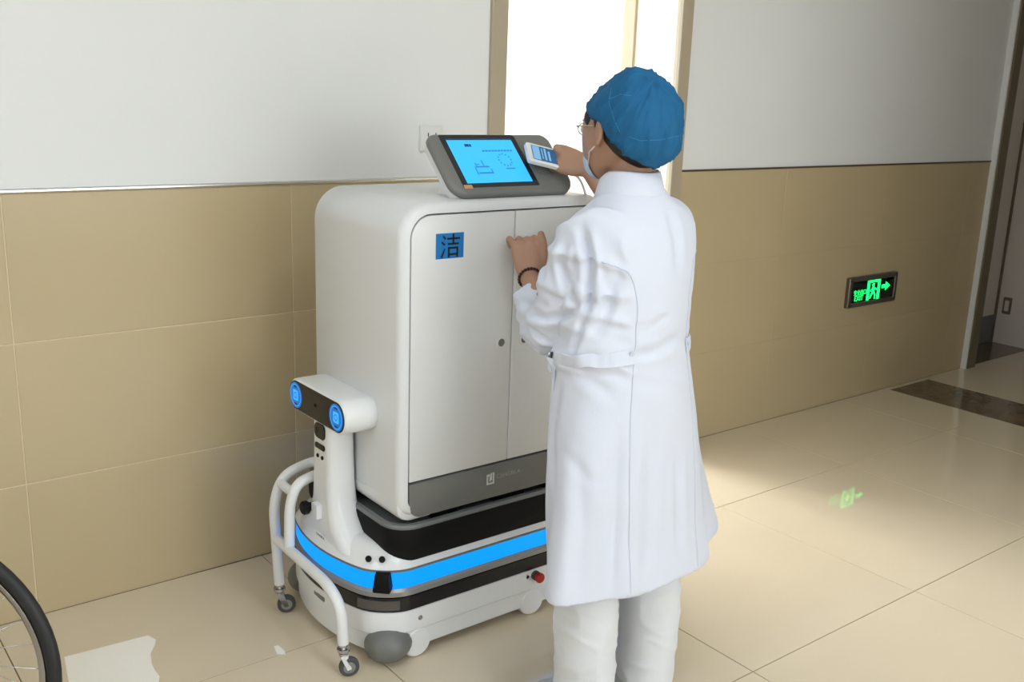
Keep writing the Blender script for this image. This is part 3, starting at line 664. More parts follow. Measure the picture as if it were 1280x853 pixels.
# thin white pieces on the floor
def sheet(name, outl, label, cup):
    m_ = MB(); m_.loft([[(x, y, z0 + cup * (i % 3 == 0)) for i, (x, y) in enumerate(outl)] for z0 in (0.0004, 0.0012)])
    return tag(m_.build(name, 'floor_mark', None, 30), label, 'floor_mark')
sheet('white_patch', [(0.560, -0.268), (0.52, -0.50), (0.50, -0.62), (0.70, -0.58), (0.735, -0.50), (0.734, -0.47), (0.738, -0.43), (0.752, -0.38), (0.775, -0.345), (0.787, -0.318), (0.777, -0.284)][::-1], 'white patch with a notched edge on the floor by the wheel', 0.0)
sheet('floor_glint', [(1.038, -0.532), (1.028, -0.575), (1.046, -0.588), (1.052, -0.57), (1.050, -0.535)], 'tiny white glint on the floor beside the caster frame', 0.0)  # glint on the tiles, built as a thin white piece

# ================================================================== WHEELCHAIR (only the right-hand rear wheel reaches into the frame)
wc = empty('wheelchair', (0.2, -0.65, 0), 'wheelchair at the left edge with black tyre, metal rim and thin spokes', 'wheelchair')
WN = V((math.sin(0.758), math.cos(0.758), 0)); WTn = V((WN.y, -WN.x, 0)); WZ = V((0, 0, 1)); W0 = V((0.207, -0.629, 0.305))
def wheel(c):
    def ring_t(rmaj, prof, n=64):
        return [[c + (WTn * math.cos(2 * PI * k / n) + WZ * math.sin(2 * PI * k / n)) * (rmaj + a_) + WN * b_ for a_, b_ in prof] for k in range(n)] 
    def torus(rmaj, prof):
        R_ = ring_t(rmaj, prof); return MB().loft(R_ + [R_[0]], False, False)
    circ = lambda r: [(r * math.cos(2 * PI * k / 12), r * math.sin(2 * PI * k / 12)) for k in range(12)]
    w_ = P_(torus(0.2895, [(a_ * 1.0, b_ * 0.95) for a_, b_ in circ(0.0155)]), 'tyre', 'rubber_black', wc, 180)
    P_(torus(0.2665, [(0.010, -0.011), (0.004, -0.011), (-0.007, -0.006), (-0.007, 0.006), (0.004, 0.011), (0.010, 0.011)]), 'rim', 'chrome', wc, 60)
    P_(MB().tube([c - WN * 0.035, c + WN * 0.035], 0.022, 16), 'hub', 'black_gloss', wc)
    for k in range(28):
        a = 2 * PI * k / 28; s = 1 if k % 2 else -1; a2 = a + s * (0.5 if (k // 2) % 2 else -0.5)
        P_(MB().tube([c + (WTn * math.cos(a2) + WZ * math.sin(a2)) * 0.02 + WN * 0.026 * s, c + (WTn * math.cos(a) + WZ * math.sin(a)) * 0.262], 0.0011, 5), 'spoke', 'chrome', wc, 180)
    return w_
wheel(W0); W1 = W0 - WN * 0.52; wheel(W1)
BK = -WTn   # the chair faces away to the left
for W_, s in ((W0, -1), (W1, 1)):
    b0 = W_ + WN * 0.05 * s
    P_(MB().tube(fillet([b0 - BK * 0.0 + WZ * 0.62, b0 + WZ * 0.0, b0 + BK * 0.02 - WZ * 0.10], 0.03), 0.0125, 10), 'side_post', 'black_gloss', wc)
    P_(MB().tube(fillet([b0 + WZ * 0.20, b0 + BK * 0.44 + WZ * 0.20, b0 + BK * 0.52 - WZ * 0.18, b0 + BK * 0.60 - WZ * 0.20], 0.05), 0.0125, 10), 'side_rail', 'black_gloss', wc)
    P_(MB().tube(fillet([b0 + WZ * 0.40, b0 + BK * 0.33 + WZ * 0.40, b0 + BK * 0.36 + WZ * 0.20], 0.05), 0.0125, 10), 'arm_rail', 'black_gloss', wc)
    P_(MB().tube([b0 + BK * 0.40 + WZ * 0.20, b0 + BK * 0.42 - WZ * 0.18], 0.011, 10), 'caster_post', 'black_gloss', wc)
    fc = b0 + BK * 0.42; fc.z = 0.075
    P_(MB().tube([fc - WN * 0.014, fc + WN * 0.014], 0.075, 28), 'front_caster', 'rubber_gray', wc)
sw0 = W0 - WN * 0.05; sw1 = W1 + WN * 0.05
m_ = MB(); m_.loft([[p + BK * o_ + WZ * z for o_, z in ((0.02, 0.19), (0.43, 0.20), (0.43, 0.225), (0.02, 0.215))] for p in (sw0, sw1)]); P_(m_, 'seat', 'rubber_black', wc)
m_ = MB(); m_.loft([[p + BK * o_ + WZ * z for o_, z in ((0.0, 0.26), (0.02, 0.26), (0.02, 0.60), (0.0, 0.60))] for p in (sw0, sw1)]); P_(m_, 'backrest', 'rubber_black', wc)

# ================================================================== PERSON
NX, NY = 1.63, -1.22
per = empty('person', (NX, NY, 0), 'person in white lab coat, white trousers, blue surgical cap and mask, scanning at the console', 'person')
def ell(cx, cy, z, aL, aR, bB, bF, n=56, f=None, zf=None, q=1.0):
    out = []
    for k in range(n):
        t = 2 * PI * k / n; c, s = math.cos(t), math.sin(t)
        a = aR if c > 0 else aL; b_ = bF if s > 0 else bB
        r = 1.0 + (f(t) if f else 0)
        sk = (1.0 - q) * max(0, -c) * b_ * s * r
        out.append((cx + a * c * r + sk, cy + b_ * s * r, z + (zf(t) if zf else 0)))
    return out
def chain(mb, pts, rs, n=16, sub=4):
    """smooth tapered limb with round ends"""
    P = [V(p) for p in pts]; path = []; rad = []
    for i in range(len(P) - 1):
        p0 = P[max(i - 1, 0)]; p1 = P[i]; p2 = P[i + 1]; p3 = P[min(i + 2, len(P) - 1)]
        for k in range(sub):
            t = k / sub; t2 = t * t; t3 = t2 * t
            path.append(0.5 * (2 * p1 + (p2 - p0) * t + (2 * p0 - 5 * p1 + 4 * p2 - p3) * t2 + (3 * p1 - p0 - 3 * p2 + p3) * t3)); rad.append(rs[i] * (1 - t) + rs[i + 1] * t)
    path.append(P[-1]); rad.append(rs[-1])
    mb.tube(path, rad, n); mb.ball(P[0], rs[0], n=n, m=8); mb.ball(P[-1], rs[-1], n=n, m=8)
    return mb

CAMP = V((0, -2.858, 1.5123))
def on_cloth(bv, u, v):
    d = (cf_ + cr_ * ((u - 640) / 1253.0) - cu_ * ((v - 426.5) / 1253.0)).normalized(); h = bv.ray_cast(CAMP, d); return h[0]
# joints
SH_L, EL_L, WR_L = V((1.520, -1.195, 1.180)), V((1.492, -1.118, 0.965)), V((1.594, -0.902, 1.048))
SH_R, EL_R, WR_R = V((1.755, -1.195, 1.185)), V((1.895, -1.010, 1.115)), V((1.838, -0.834, 1.314))
HC = V((1.628, -1.160, 1.432))

def hand(mb, wrist, fwd, palm, side, curls, spread, thumb, size=1.0, lens=None, thumb_pts=None):
    """palm + four fingers + thumb; fwd: wrist->knuckles, palm: palm normal, side: towards the thumb"""
    fwd = fwd.normalized(); palm = (palm - fwd * palm.dot(fwd)).normalized(); side = (side - fwd * side.dot(fwd) - palm * side.dot(palm)).normalized()
    L = 0.082 * size
    rings = []
    for t, w_, h_, o_ in ((-0.15, 0.023, 0.019, 0), (0.1, 0.027, 0.018, 0), (0.35, 0.034, 0.0165, 0.001), (0.7, 0.038, 0.0150, 0.002), (0.95, 0.038, 0.0125, 0.002), (1.06, 0.034, 0.008, 0.004)):
        c = wrist + fwd * (L * t) + palm * o_
        rings.append([c + side * (w_ * size * math.copysign(abs(math.cos(2 * PI * k / 20)) ** 0.75, math.cos(2 * PI * k / 20))) + palm * (h_ * size * math.sin(2 * PI * k / 20)) for k in range(20)])
    mb.loft(rings)
    bases = (0.028, 0.0095, -0.0095, -0.027); ll = lens or ((0.040, 0.024, 0.020), (0.044, 0.027, 0.021), (0.040, 0.025, 0.020), (0.032, 0.019, 0.018))
    for i in range(4):
        p = wrist + fwd * (L * (1.0 - (0.03, 0, 0.03, 0.10)[i])) + side * bases[i] * size
        d = (fwd + side * spread[i]).normalized(); pts = [p - d * 0.012 * size, p.copy()]; r0 = (0.0088, 0.0092, 0.0088, 0.0078)[i] * size
        ang = 0
        for j in range(3):
            ang += curls[i][j]
            dd = d * math.cos(ang) + palm * math.sin(ang); p = p + dd * ll[i][j] * size; pts.append(p.copy())
        chain(mb, pts, [r0 * 1.05, r0 * 1.08, r0, r0 * 0.93, r0 * 0.80], 12, 3)
    tp = [wrist + fwd * (L * q[0]) + side * q[1] * size + palm * q[2] * size for q in thumb]
    if thumb_pts: tp = [tp[0]] + thumb_pts
    chain(mb, tp, [0.0145 * size, 0.0125 * size, 0.0105 * size, 0.0088 * size][:len(tp)], 12, 3)

body = MB()
# head and neck
for z, cy_, ax_, bb, bf in ():
    pass
hr = []
for z, a_, bB, bF, oy in ((-0.112, 0.020, 0.030, 0.040, 0.050), (-0.104, 0.036, 0.050, 0.055, 0.035), (-0.085, 0.052, 0.068, 0.072, 0.020), (-0.055, 0.067, 0.086, 0.092, 0.008), (-0.02, 0.072, 0.097, 0.101, 0.0),
                          (0.02, 0.073, 0.099, 0.092, 0.0), (0.050, 0.070, 0.095, 0.066, 0.0), (0.078, 0.058, 0.080, 0.040, 0.0), (0.095, 0.040, 0.056, 0.020, 0.0), (0.102, 0.018, 0.022, 0.012, 0.0)):
    hr.append(ell(HC.x, HC.y + oy, HC.z + z, a_, a_, bB, bF, 28))
HM = MB().loft(hr)
HM.ball((HC.x, HC.y + 0.102, HC.z - 0.030), 0.013, 0.018, 0.016, 12, 8)      # nose tip
HM.tube([(HC.x, HC.y + 0.086, HC.z + 0.012), (HC.x, HC.y + 0.104, HC.z - 0.026)], [0.008, 0.012], 10)
HM.ball((HC.x, HC.y + 0.092, HC.z - 0.066), 0.022, 0.012, 0.010, 12, 8)      # mouth
HM.ball((HC.x, HC.y + 0.076, HC.z + 0.024), 0.046, 0.013, 0.009, 14, 8)      # brow
for s in (-1, 1):                                                            # ears
    e0 = V((HC.x + s * 0.072, HC.y - 0.019, HC.z - 0.006)); n_ = 12
    pts = [e0 + V((s * (0.005 + 0.006 * (1 - math.cos(t)) / 2), -0.006 - 0.016 * math.sin(t), 0.030 * math.cos(t))) for t in [PI * k / 10 for k in range(11)]]
    HM.tube(pts, [0.0055] * 11, 8); HM.ball(e0 + V((s * 0.003, -0.008, 0)), 0.006, 0.014, 0.024, 10, 8)
    HM.ball(e0 + V((s * 0.004, -0.002, -0.028)), 0.005, 0.008, 0.009, 8, 6)
tilt = Matrix.Translation(HC) @ Matrix.Rotation(math.radians(-5), 4, 'Z') @ Matrix.Rotation(math.radians(-6), 4, 'X') @ Matrix.Translation(-HC)
HM.v = [tuple(tilt @ V(p)) for p in HM.v]
body.v += []; body.add(HM.v, HM.f)
chain(body, [(1.636, -1.235, 1.22), (1.637, -1.222, 1.29), (1.640, -1.195, 1.365), (1.640, -1.185, 1.40)], [0.060, 0.054, 0.051, 0.050], 20)
# trunk and legs (inside the clothes)
body.loft([ell(NX, NY, z, a_, a_, b_, b_, 24) for z, a_, b_ in ((0.74, 0.13, 0.09), (0.86, 0.145, 0.10), (0.97, 0.115, 0.085), (1.12, 0.125, 0.08), (1.18, 0.12, 0.07), (1.22, 0.085, 0.055), (1.25, 0.045, 0.045))])
FT_L, FT_R = V((1.512, -1.272, 0.0)), V((1.716, -1.282, 0.0))
for F_, s in ((FT_L, -1), (FT_R, 1)):
    chain(body, [(NX + s * 0.07, NY, 0.80), (NX + s * 0.075, NY + 0.01, 0.60), ((NX + s * 0.085 + F_.x) / 2, NY - 0.01, 0.44), (F_.x, F_.y - 0.005, 0.25), (F_.x, F_.y, 0.085)], [0.075, 0.068, 0.048, 0.044, 0.033], 16)
    chain(body, [(F_.x, F_.y - 0.03, 0.05), (F_.x, F_.y + 0.04, 0.044), (F_.x, F_.y + 0.10, 0.034)], [0.024, 0.022, 0.015], 12)
# arms
for S_, E_, W_ in ((SH_L, EL_L, WR_L), (SH_R, EL_R, WR_R)):
    chain(body, [S_, S_.lerp(E_, 0.5), E_, E_.lerp(W_, 0.4), W_], [0.034, 0.035, 0.034, 0.034, 0.0235], 16)
# left hand: back of the hand to us, fingers curled on to the door edge, thumb up
hand(body, WR_L, V((0.06, 0.28, 0.96)), V((0.45, 0.82, -0.25)), V((0.83, -0.55, 0.03)),
     [(1.15, 0.9, 0.5), (1.3, 1.0, 0.6), (1.15, 1.0, 0.6), (0.75, 0.9, 0.7)], (-0.1, -0.1, -0.1, -0.35),
     ((0.10, 0.020, 0.006), (0.50, 0.036, 0.004), (0.90, 0.040, 0.000), (1.22, 0.038, 0.004)), 1.08)
# right hand: closed on the end of the terminal, thumb on its top
hand(body, WR_R, V((-0.38, 0.82, 0.22)), V((0.62, 0.52, -0.38)), V((0.10, 0.05, 0.97)),
     [(0.55, 0.9, 0.5), (0.6, 1.0, 0.5), (0.65, 1.0, 0.5), (0.7, 1.0, 0.5)], (0.1, 0, 0, 0),
     ((0.12, 0.020, -0.004), (0.52, 0.036, -0.014), (0.92, 0.034, -0.026), (1.28, 0.028, -0.034)), 1.06,
     thumb_pts=[pl_(0.068, 0.012, 0.020), pl_(0.050, 0.016, 0.020), pl_(0.030, 0.022, 0.017)])
me = remesh(body, 'body', 'skin', 0.0038, 3); put(me, 'body', 'skin', per)

# eyes
for s in (-1, 1):
    c = tilt @ V((HC.x + s * 0.031, HC.y + 0.084, HC.z + 0.004)); o = P_(MB().ball(c, 0.0115), 'eye', 'eye_white', per, 180)
    d = (tilt.to_3x3() @ V((0, 1, 0))); P_(MB().ball(c + d * 0.0065, 0.0058), 'iris', 'hair_black', o, 180)
# hair below the cap
def T(p): return tilt @ V(p)
CAPC = HC + V((0.002, -0.014, -0.012)); CW = V((0, -0.60, 0.80)).normalized(); CUx = V((math.cos(math.radians(6)), math.sin(math.radians(6)), 0)); CUx = (CUx - CW * CUx.dot(CW)).normalized(); CVx = CW.cross(CUx)
def capring(h, a_, b_, off=0.0, n=72, f=None, lift=0.0):
    out = []
    for k in range(n):
        t = 2 * PI * k / n; r = 1 + (f(t) if f else 0)
        out.append(CAPC + CW * (h + lift * math.cos(t) ** 2) + CUx * a_ * math.cos(t) * r + CVx * (b_ * math.sin(t) * r + off))
    return out
P_(MB().loft([capring(-0.010, 0.066, 0.098, -0.008), capring(0.004, 0.0765, 0.103, -0.006), capring(0.02, 0.080, 0.105), capring(0.07, 0.072, 0.092), capring(0.10, 0.04, 0.05)]).ball(T((HC.x - 0.067, HC.y + 0.018, HC.z + 0.026)), 0.007, 0.018, 0.020, 10, 8).ball(T((HC.x + 0.067, HC.y + 0.018, HC.z + 0.026)), 0.007, 0.018, 0.020, 10, 8), 'hair', 'hair_black', per, 180)
# surgical cap: gathered elastic rim, puffed crown
def pleat(t, a): return a * (0.5 * math.sin(31 * t) + 0.5 * math.sin(47 * t + 1.3)) 
cap = MB(); rows = []
for h, a_, b_, off, pl in ((0.010, 0.077, 0.104, -0.002, 0.0), (0.0, 0.081, 0.109, -0.004, 0.006), (0.006, 0.088, 0.116, -0.008, 0.022), (0.020, 0.094, 0.121, -0.012, 0.020), (0.045, 0.098, 0.120, -0.016, 0.014),
                       (0.075, 0.096, 0.111, -0.016, 0.010), (0.105, 0.084, 0.095, -0.012, 0.008), (0.130, 0.066, 0.074, -0.006, 0.008), (0.148, 0.044, 0.049, 0.0, 0.006), (0.156, 0.020, 0.024, 0.004, 0.0)):
    rows.append(capring(h, a_, b_, off, 120, (lambda t, pl=pl: pleat(t, pl)), 0.022 * max(0, 1 - h / 0.05)))
cap.loft(rows, False, True)
def subdiv(me, lv=2):
    o = bpy.data.objects.new('tmp', me); COL.objects.link(o); md = o.modifiers.new('s', 'SUBSURF'); md.levels = lv; md.render_levels = lv
    dg = bpy.context.evaluated_depsgraph_get(); dg.update(); out = bpy.data.meshes.new_from_object(o.evaluated_get(dg)); bpy.data.objects.remove(o); return out
def displace(me, fn):
    me.update(); ns = [v.normal.copy() for v in me.vertices]
    for v, n in zip(me.vertices, ns): v.co = v.co + n * fn(v.co, n)
    me.update()
def smooth_mesh(me, it):
    o = bpy.data.objects.new('tmp', me); COL.objects.link(o); md = o.modifiers.new('s', 'SMOOTH'); md.iterations = it
    dg = bpy.context.evaluated_depsgraph_get(); dg.update(); out = bpy.data.meshes.new_from_object(o.evaluated_get(dg)); bpy.data.objects.remove(o); return out
def crumple(p, n):
    a = noise.noise(p * 24); c_ = 1 - abs(noise.noise(p * 16 + V((3, 1, 7)))) * 2; e_ = 1 - abs(noise.noise(V((p.x * 34, p.y * 34, p.z * 12)))) * 2
    return 0.0040 * a + 0.0085 * max(0, c_) ** 4 + 0.006 * max(0, e_) ** 4 - 0.003
cm = subdiv(cap.mesh('cap'), 1); displace(cm, crumple); capo = put(cm, 'surgical_cap', 'cap_cloth', per)
bv = BVHTree.FromObject(capo, bpy.context.evaluated_depsgraph_get()) if False else BVHTree.FromPolygons([v.co.copy() for v in cm.vertices], [tuple(p.vertices) for p in cm.polygons])
for line in ([(786, 171), (800, 176), (826, 175), (853, 169)], [(764, 110), (761, 128), (768, 150), (776, 168)], [(762, 124), (775, 118), (792, 120)]):
    q = []
    for a, c in zip(line[:-1], line[1:]):
        for k in range(8):
            h = on_cloth(bv, a[0] + (c[0] - a[0]) * k / 8, a[1] + (c[1] - a[1]) * k / 8)
            if h: q.append(h)
    if len(q) > 2: P_(MB().tube(q, 0.0008, 6), 'cap_seam', 'cap_seam', capo, 180)
def surf_tube(bv, pts, r, off=0.0005, n=6, sub=8):
    P = [V(p) for p in pts]; out = []
    for i in range(len(P) - 1):
        for k in range(sub): out.append(P[i].lerp(P[i + 1], k / sub))
    out.append(P[-1]); q = []
    for p in out:
        loc, nn, _, _ = bv.find_nearest(p); q.append(loc + (p - loc).normalized() * 0.0 + nn * off)
    return MB().tube(q, r, n)
# face mask with ear loops, glasses
mk = []
for z, wdt, yy, dep in ((-0.040, 0.036, 0.086, 0.026), (-0.052, 0.051, 0.070, 0.048), (-0.070, 0.056, 0.060, 0.058), (-0.088, 0.054, 0.056, 0.058), (-0.104, 0.042, 0.056, 0.048), (-0.113, 0.028, 0.058, 0.034)):
    mk.append([tilt @ V((HC.x + wdt * math.cos(t), HC.y + yy - 0.016 + 0.8 * dep * math.sin(t) ** 0.8 if math.sin(t) > 0 else HC.y + yy - 0.016, HC.z + z)) for t in [PI * k / 20 for k in range(21)]])
m_ = MB().loft(mk, False, False, False)
mko = P_(m_, 'face_mask', 'mask_blue', per, 180); sd = mko.modifiers.new('t', 'SOLIDIFY'); sd.thickness = 0.002
for s in (-1, 1):
    for z0 in (-0.062, -0.095):
        P_(MB().tube([T((HC.x + s * 0.044, HC.y + 0.060, HC.z + z0)), T((HC.x + s * 0.073, HC.y + 0.012, HC.z - 0.050)), T((HC.x + s * 0.082, HC.y - 0.018, HC.z - 0.040))], 0.0016, 6), 'ear_loop', 'loop_white', mko, 180)
m_ = MB()
for s in (-1, 1):
    m_.tube([T((HC.x + s * (0.030 + 0.018 * math.cos(t)), HC.y + 0.088, HC.z + 0.004 + 0.014 * math.sin(t))) for t in [2 * PI * k / 20 for k in range(21)]], 0.0013, 6)
    m_.tube([T((HC.x + s * 0.048, HC.y + 0.087, HC.z + 0.008)), T((HC.x + s * 0.066, HC.y + 0.070, HC.z + 0.010)), T((HC.x + s * 0.080, HC.y - 0.01, HC.z + 0.006))], 0.0016, 6)
m_.tube([T((HC.x - 0.013, HC.y + 0.090, HC.z + 0.006)), T((HC.x, HC.y + 0.100, HC.z + 0.009)), T((HC.x + 0.013, HC.y + 0.090, HC.z + 0.006))], 0.0013, 6)
P_(m_, 'glasses', 'glass_frame', per, 180)

# trousers
tr = MB()
for F_, s in ((FT_L, -1), (FT_R, 1)):
    rg_ = []
    for z, cx, cy, r in ((0.86, NX + s * 0.07, NY, 0.098), (0.70, NX + s * 0.078, NY + 0.005, 0.098), (0.55, NX + s * 0.080, NY, 0.088), (0.44, (NX + s * 0.085 + F_.x) / 2, NY - 0.018, 0.082), (0.34, F_.x, F_.y + 0.010, 0.080), (0.28, F_.x, F_.y + 0.002, 0.079), (0.18, F_.x, F_.y, 0.077), (0.10, F_.x, F_.y, 0.075), (0.055, F_.x, F_.y + 0.002, 0.078)):
        rg_.append([(cx + r * 0.92 * math.cos(2 * PI * k / 32), cy + r * 1.05 * math.sin(2 * PI * k / 32), z) for k in range(32)])
    rg_ += [[(F_.x + 0.060 * math.cos(2 * PI * k / 32), F_.y + 0.064 * math.sin(2 * PI * k / 32), z) for k in range(32)] for z in (0.055, 0.12)]
    tr.loft(rg_)
tr.loft([ell(NX, NY, z, a_, a_, b_, b_, 32) for z, a_, b_ in ((0.76, 0.10, 0.085), (0.80, 0.155, 0.11), (0.88, 0.155, 0.11), (0.93, 0.140, 0.102), (0.935, 0.125, 0.09))])
tm_ = remesh(tr, 'trousers', None, 0.006, 4)
def tfold(p, n):
    a = 1 - abs(noise.noise(V((p.x * 7, p.y * 7, p.z * 11)))) * 2; c_ = 1 - abs(noise.noise(V((p.x * 12 + p.z * 9, p.y * 12, p.z * 16 + 5)))) * 2
    return 0.0045 * max(0, a) ** 2 + 0.003 * max(0, c_) ** 2 - 0.003 + 0.0025 * noise.noise(p * 20)
displace(tm_, tfold); put(tm_, 'trousers', 'trouser_cloth', per)
# shoes
for F_ in (FT_L, FT_R):
    r_ = []
    for y, hw, z1 in ((-0.085, 0.018, 0.050), (-0.075, 0.030, 0.068), (-0.045, 0.036, 0.082), (0.0, 0.037, 0.085), (0.05, 0.039, 0.070), (0.10, 0.043, 0.056), (0.135, 0.038, 0.044), (0.155, 0.020, 0.032)):
        r_.append([(F_.x + hw * math.cos(t), F_.y + y, 0.022 + (z1 - 0.022) * max(0, math.sin(t)) ** 0.7 if math.sin(t) > 0 else 0.012) for t in [2 * PI * k / 20 for k in range(20)]])
    so_ = P_(MB().loft(r_), 'shoe', 'shoe_white', per, 60)
    P_(MB().loft([[(F_.x + k_ * x, F_.y + y, z) for x, y in ((-0.03, -0.085), (0.03, -0.085), (0.038, -0.05), (0.037, 0.03), (0.044, 0.10), (0.03, 0.15), (0.0, 0.162), (-0.03, 0.15), (-0.044, 0.10), (-0.037, 0.03), (-0.038, -0.05))] for z, k_ in ((0.001, 0.96), (0.02, 1.02))]), 'sole', 'loop_white', so_, 40)

# lab coat
ct = MB()
def hemf(z):
    k = max(0, min(1, (0.98 - z) / 0.58)) ** 1.3
    def f(t):
        return k * (0.035 * math.cos(5 * t + 0.6) + 0.025 * math.cos(8 * t + 2.1) + 0.008 * math.cos(13 * t)) + k * 0.15 * math.exp(-((((t + PI) % (2 * PI) - PI) + 0.05) / 0.22) ** 2)
    return f
TOR = [(0.398, 1.652, -1.218, 0.234, 0.300, 0.190, 0.18), (0.50, 1.648, -1.214, 0.230, 0.275, 0.178, 0.17), (0.62, 1.642, -1.215, 0.223, 0.245, 0.168, 0.16), (0.74, 1.636, -1.218, 0.208, 0.215, 0.158, 0.152), (0.85, 1.630, -1.22, 0.188, 0.19, 0.146, 0.144),
       (0.95, 1.625, -1.222, 0.172, 0.170, 0.128, 0.132), (1.03, 1.626, -1.222, 0.168, 0.172, 0.126, 0.135), (1.11, 1.629, -1.220, 0.172, 0.180, 0.126, 0.135), (1.18, 1.632, -1.215, 0.176, 0.186, 0.118, 0.118), (1.225, 1.635, -1.212, 0.170, 0.182, 0.108, 0.095),
       (1.258, 1.636, -1.212, 0.135, 0.148, 0.092, 0.075), (1.285, 1.637, -1.212, 0.088, 0.095, 0.076, 0.060), (1.310, 1.638, -1.208, 0.066, 0.068, 0.066, 0.055)]
hq = lambda z: 1.0 - 0.95 * max(0, min(1, (0.90 - z) / 0.5))
hz = lambda z: (lambda t: (-0.008 + 0.010 * math.cos(t)) * max(0, min(1, (0.6 - z) / 0.2)))
rg_ = [ell(cx, cy, z, aL, aR, bB, bF, 96, hemf(z), hz(z), hq(z)) for z, cx, cy, aL, aR, bB, bF in TOR]
inn = [ell(cx, cy, z, aL - 0.014, aR - 0.014, bB - 0.014, bF - 0.014, 96, hemf(z), hz(z), hq(z)) for z, cx, cy, aL, aR, bB, bF in TOR[:3]]
ct.loft(inn[::-1] + rg_)
# left sleeve: upper arm, bunched elbow, wide forearm ending in an open cuff
def sleeve(mb, pts, rs, n=28, bend=0.0):
    P = [V(p) for p in pts]; path = []; rad = []
    for i in range(len(P) - 1):
        p0 = P[max(i - 1, 0)]; p1 = P[i]; p2 = P[i + 1]; p3 = P[min(i + 2, len(P) - 1)]
        for k in range(5):
            t = k / 5; t2 = t * t; t3 = t2 * t
            path.append(0.5 * (2 * p1 + (p2 - p0) * t + (2 * p0 - 5 * p1 + 4 * p2 - p3) * t2 + (3 * p1 - p0 - 3 * p2 + p3) * t3)); rad.append(rs[i] * (1 - t) + rs[i + 1] * t)
    path.append(P[-1]); rad.append(rs[-1])
    # open cuff: fold back inside
    path2 = path + [path[-1] - (path[-1] - path[-3]).normalized() * d for d in (0.004, 0.05)]; rad2 = rad + [rad[-1] - 0.013, rad[-1] - 0.016]
    T_ = []
    mb.tube(path, rad, n) if False else None
    Pn = path; T_ = [(Pn[min(i + 1, len(Pn) - 1)] - Pn[max(i - 1, 0)]).normalized() for i in range(len(Pn))]
    u = T_[0].orthogonal().normalized(); rings = []
    for i in range(len(Pn)):
        u = (u - T_[i] * u.dot(T_[i])).normalized(); vv = T_[i].cross(u)
        rings.append([Pn[i] + (u * math.cos(2 * PI * k / n) + vv * math.sin(2 * PI * k / n)) * rad[i] for k in range(n)])
    for d, rr in ((0.004, rad[-1] - 0.013), (0.06, rad[-1] - 0.016)):
        c = Pn[-1] - T_[-1] * d; rings.append([c + (u * math.cos(2 * PI * k / n) + vv * math.sin(2 * PI * k / n)) * rr for k in range(n)])
    mb.loft(rings)
sleeve(ct, [(1.56, -1.20, 1.215), (1.508, -1.195, 1.190), (1.497, -1.165, 1.10), (1.500, -1.125, 0.990), (1.520, -1.075, 0.965), (1.550, -1.005, 0.985), (1.576, -0.945, 1.008)], [0.058, 0.060, 0.059, 0.062, 0.062, 0.058, 0.050])
sleeve(ct, [(1.70, -1.20, 1.225), (1.775, -1.192, 1.205), (1.835, -1.12, 1.150), (1.888, -1.035, 1.108), (1.895, -0.985, 1.125), (1.882, -0.945, 1.165)], [0.062, 0.068, 0.064, 0.060, 0.056, 0.052])
cme = remesh(ct, 'lab_coat', None, 0.005, 4)
AL = [(V((1.478, -1.165, 1.10)), 0.22), (V((1.51, -1.08, 0.965)), 0.13)]
def cfold(p, n):
    d = 0.0
    # soft vertical drape on the skirt
    k = max(0, min(1, (0.9 - p.z) / 0.4))
    d += k * 0.004 * noise.noise(V((p.x * 11, p.y * 11, p.z * 1.6)))
    d += 0.003 * noise.noise(V((p.x * 8 + p.z * 5, p.y * 8, p.z * 9)))
    # creases in the sleeve
    s_ = max(0, 1 - max(0, (p.x - 1.52) / 0.03)) if p.z > 0.9 else 0
    s_ = min(1, s_)
    if p.y > -1.10 and p.z > 0.9: s_ = 1
    r_ = 1 - abs(noise.noise(V((p.x * 9 + p.z * 6, p.y * 8 - p.z * 5, p.z * 12 + 2)))) * 2.2
    d += s_ * (0.014 * max(0, r_) ** 2 - 0.004)
    # waist pulls
    wv = math.exp(-((p.z - 0.97) / 0.10) ** 2)
    d += wv * 0.004 * (1 - abs(noise.noise(V((p.x * 6 + p.z * 16, p.y * 6, p.z * 20)))) * 2)
    return d
displace(cme, cfold); cme = smooth_mesh(cme, 4)
# pressed-in creases, laid on the cloth surface
from mathutils.kdtree import KDTree
def cloth_bvh(me): return BVHTree.FromPolygons([v.co.copy() for v in me.vertices], [tuple(p.vertices) for p in me.polygons])
def creases(me, lines):
    bv = cloth_bvh(me)
    for pts, dep, wid in lines:
        hits = []
        for (a, c) in zip(pts[:-1], pts[1:]):
            n = max(2, int(math.hypot(c[0] - a[0], c[1] - a[1]) / 3))
            for k in range(n + 1):
                h = on_cloth(bv, a[0] + (c[0] - a[0]) * k / n, a[1] + (c[1] - a[1]) * k / n)
                if h: hits.append(h)
        if len(hits) < 2: continue
        kd = KDTree(len(hits))
        for i, h in enumerate(hits): kd.insert(h, i)
        kd.balance(); L_ = len(hits)
        def fn(p, n):
            co, i, d = kd.find(p)
            if d > 4 * wid: return 0.0
            e = min(1.0, min(i, L_ - 1 - i) / (0.22 * L_) + 0.15)
            return e * (-dep * math.exp(-(d / wid) ** 2) + 0.45 * dep * math.exp(-((d - 1.9 * wid) / wid) ** 2))
        displace(me, fn)
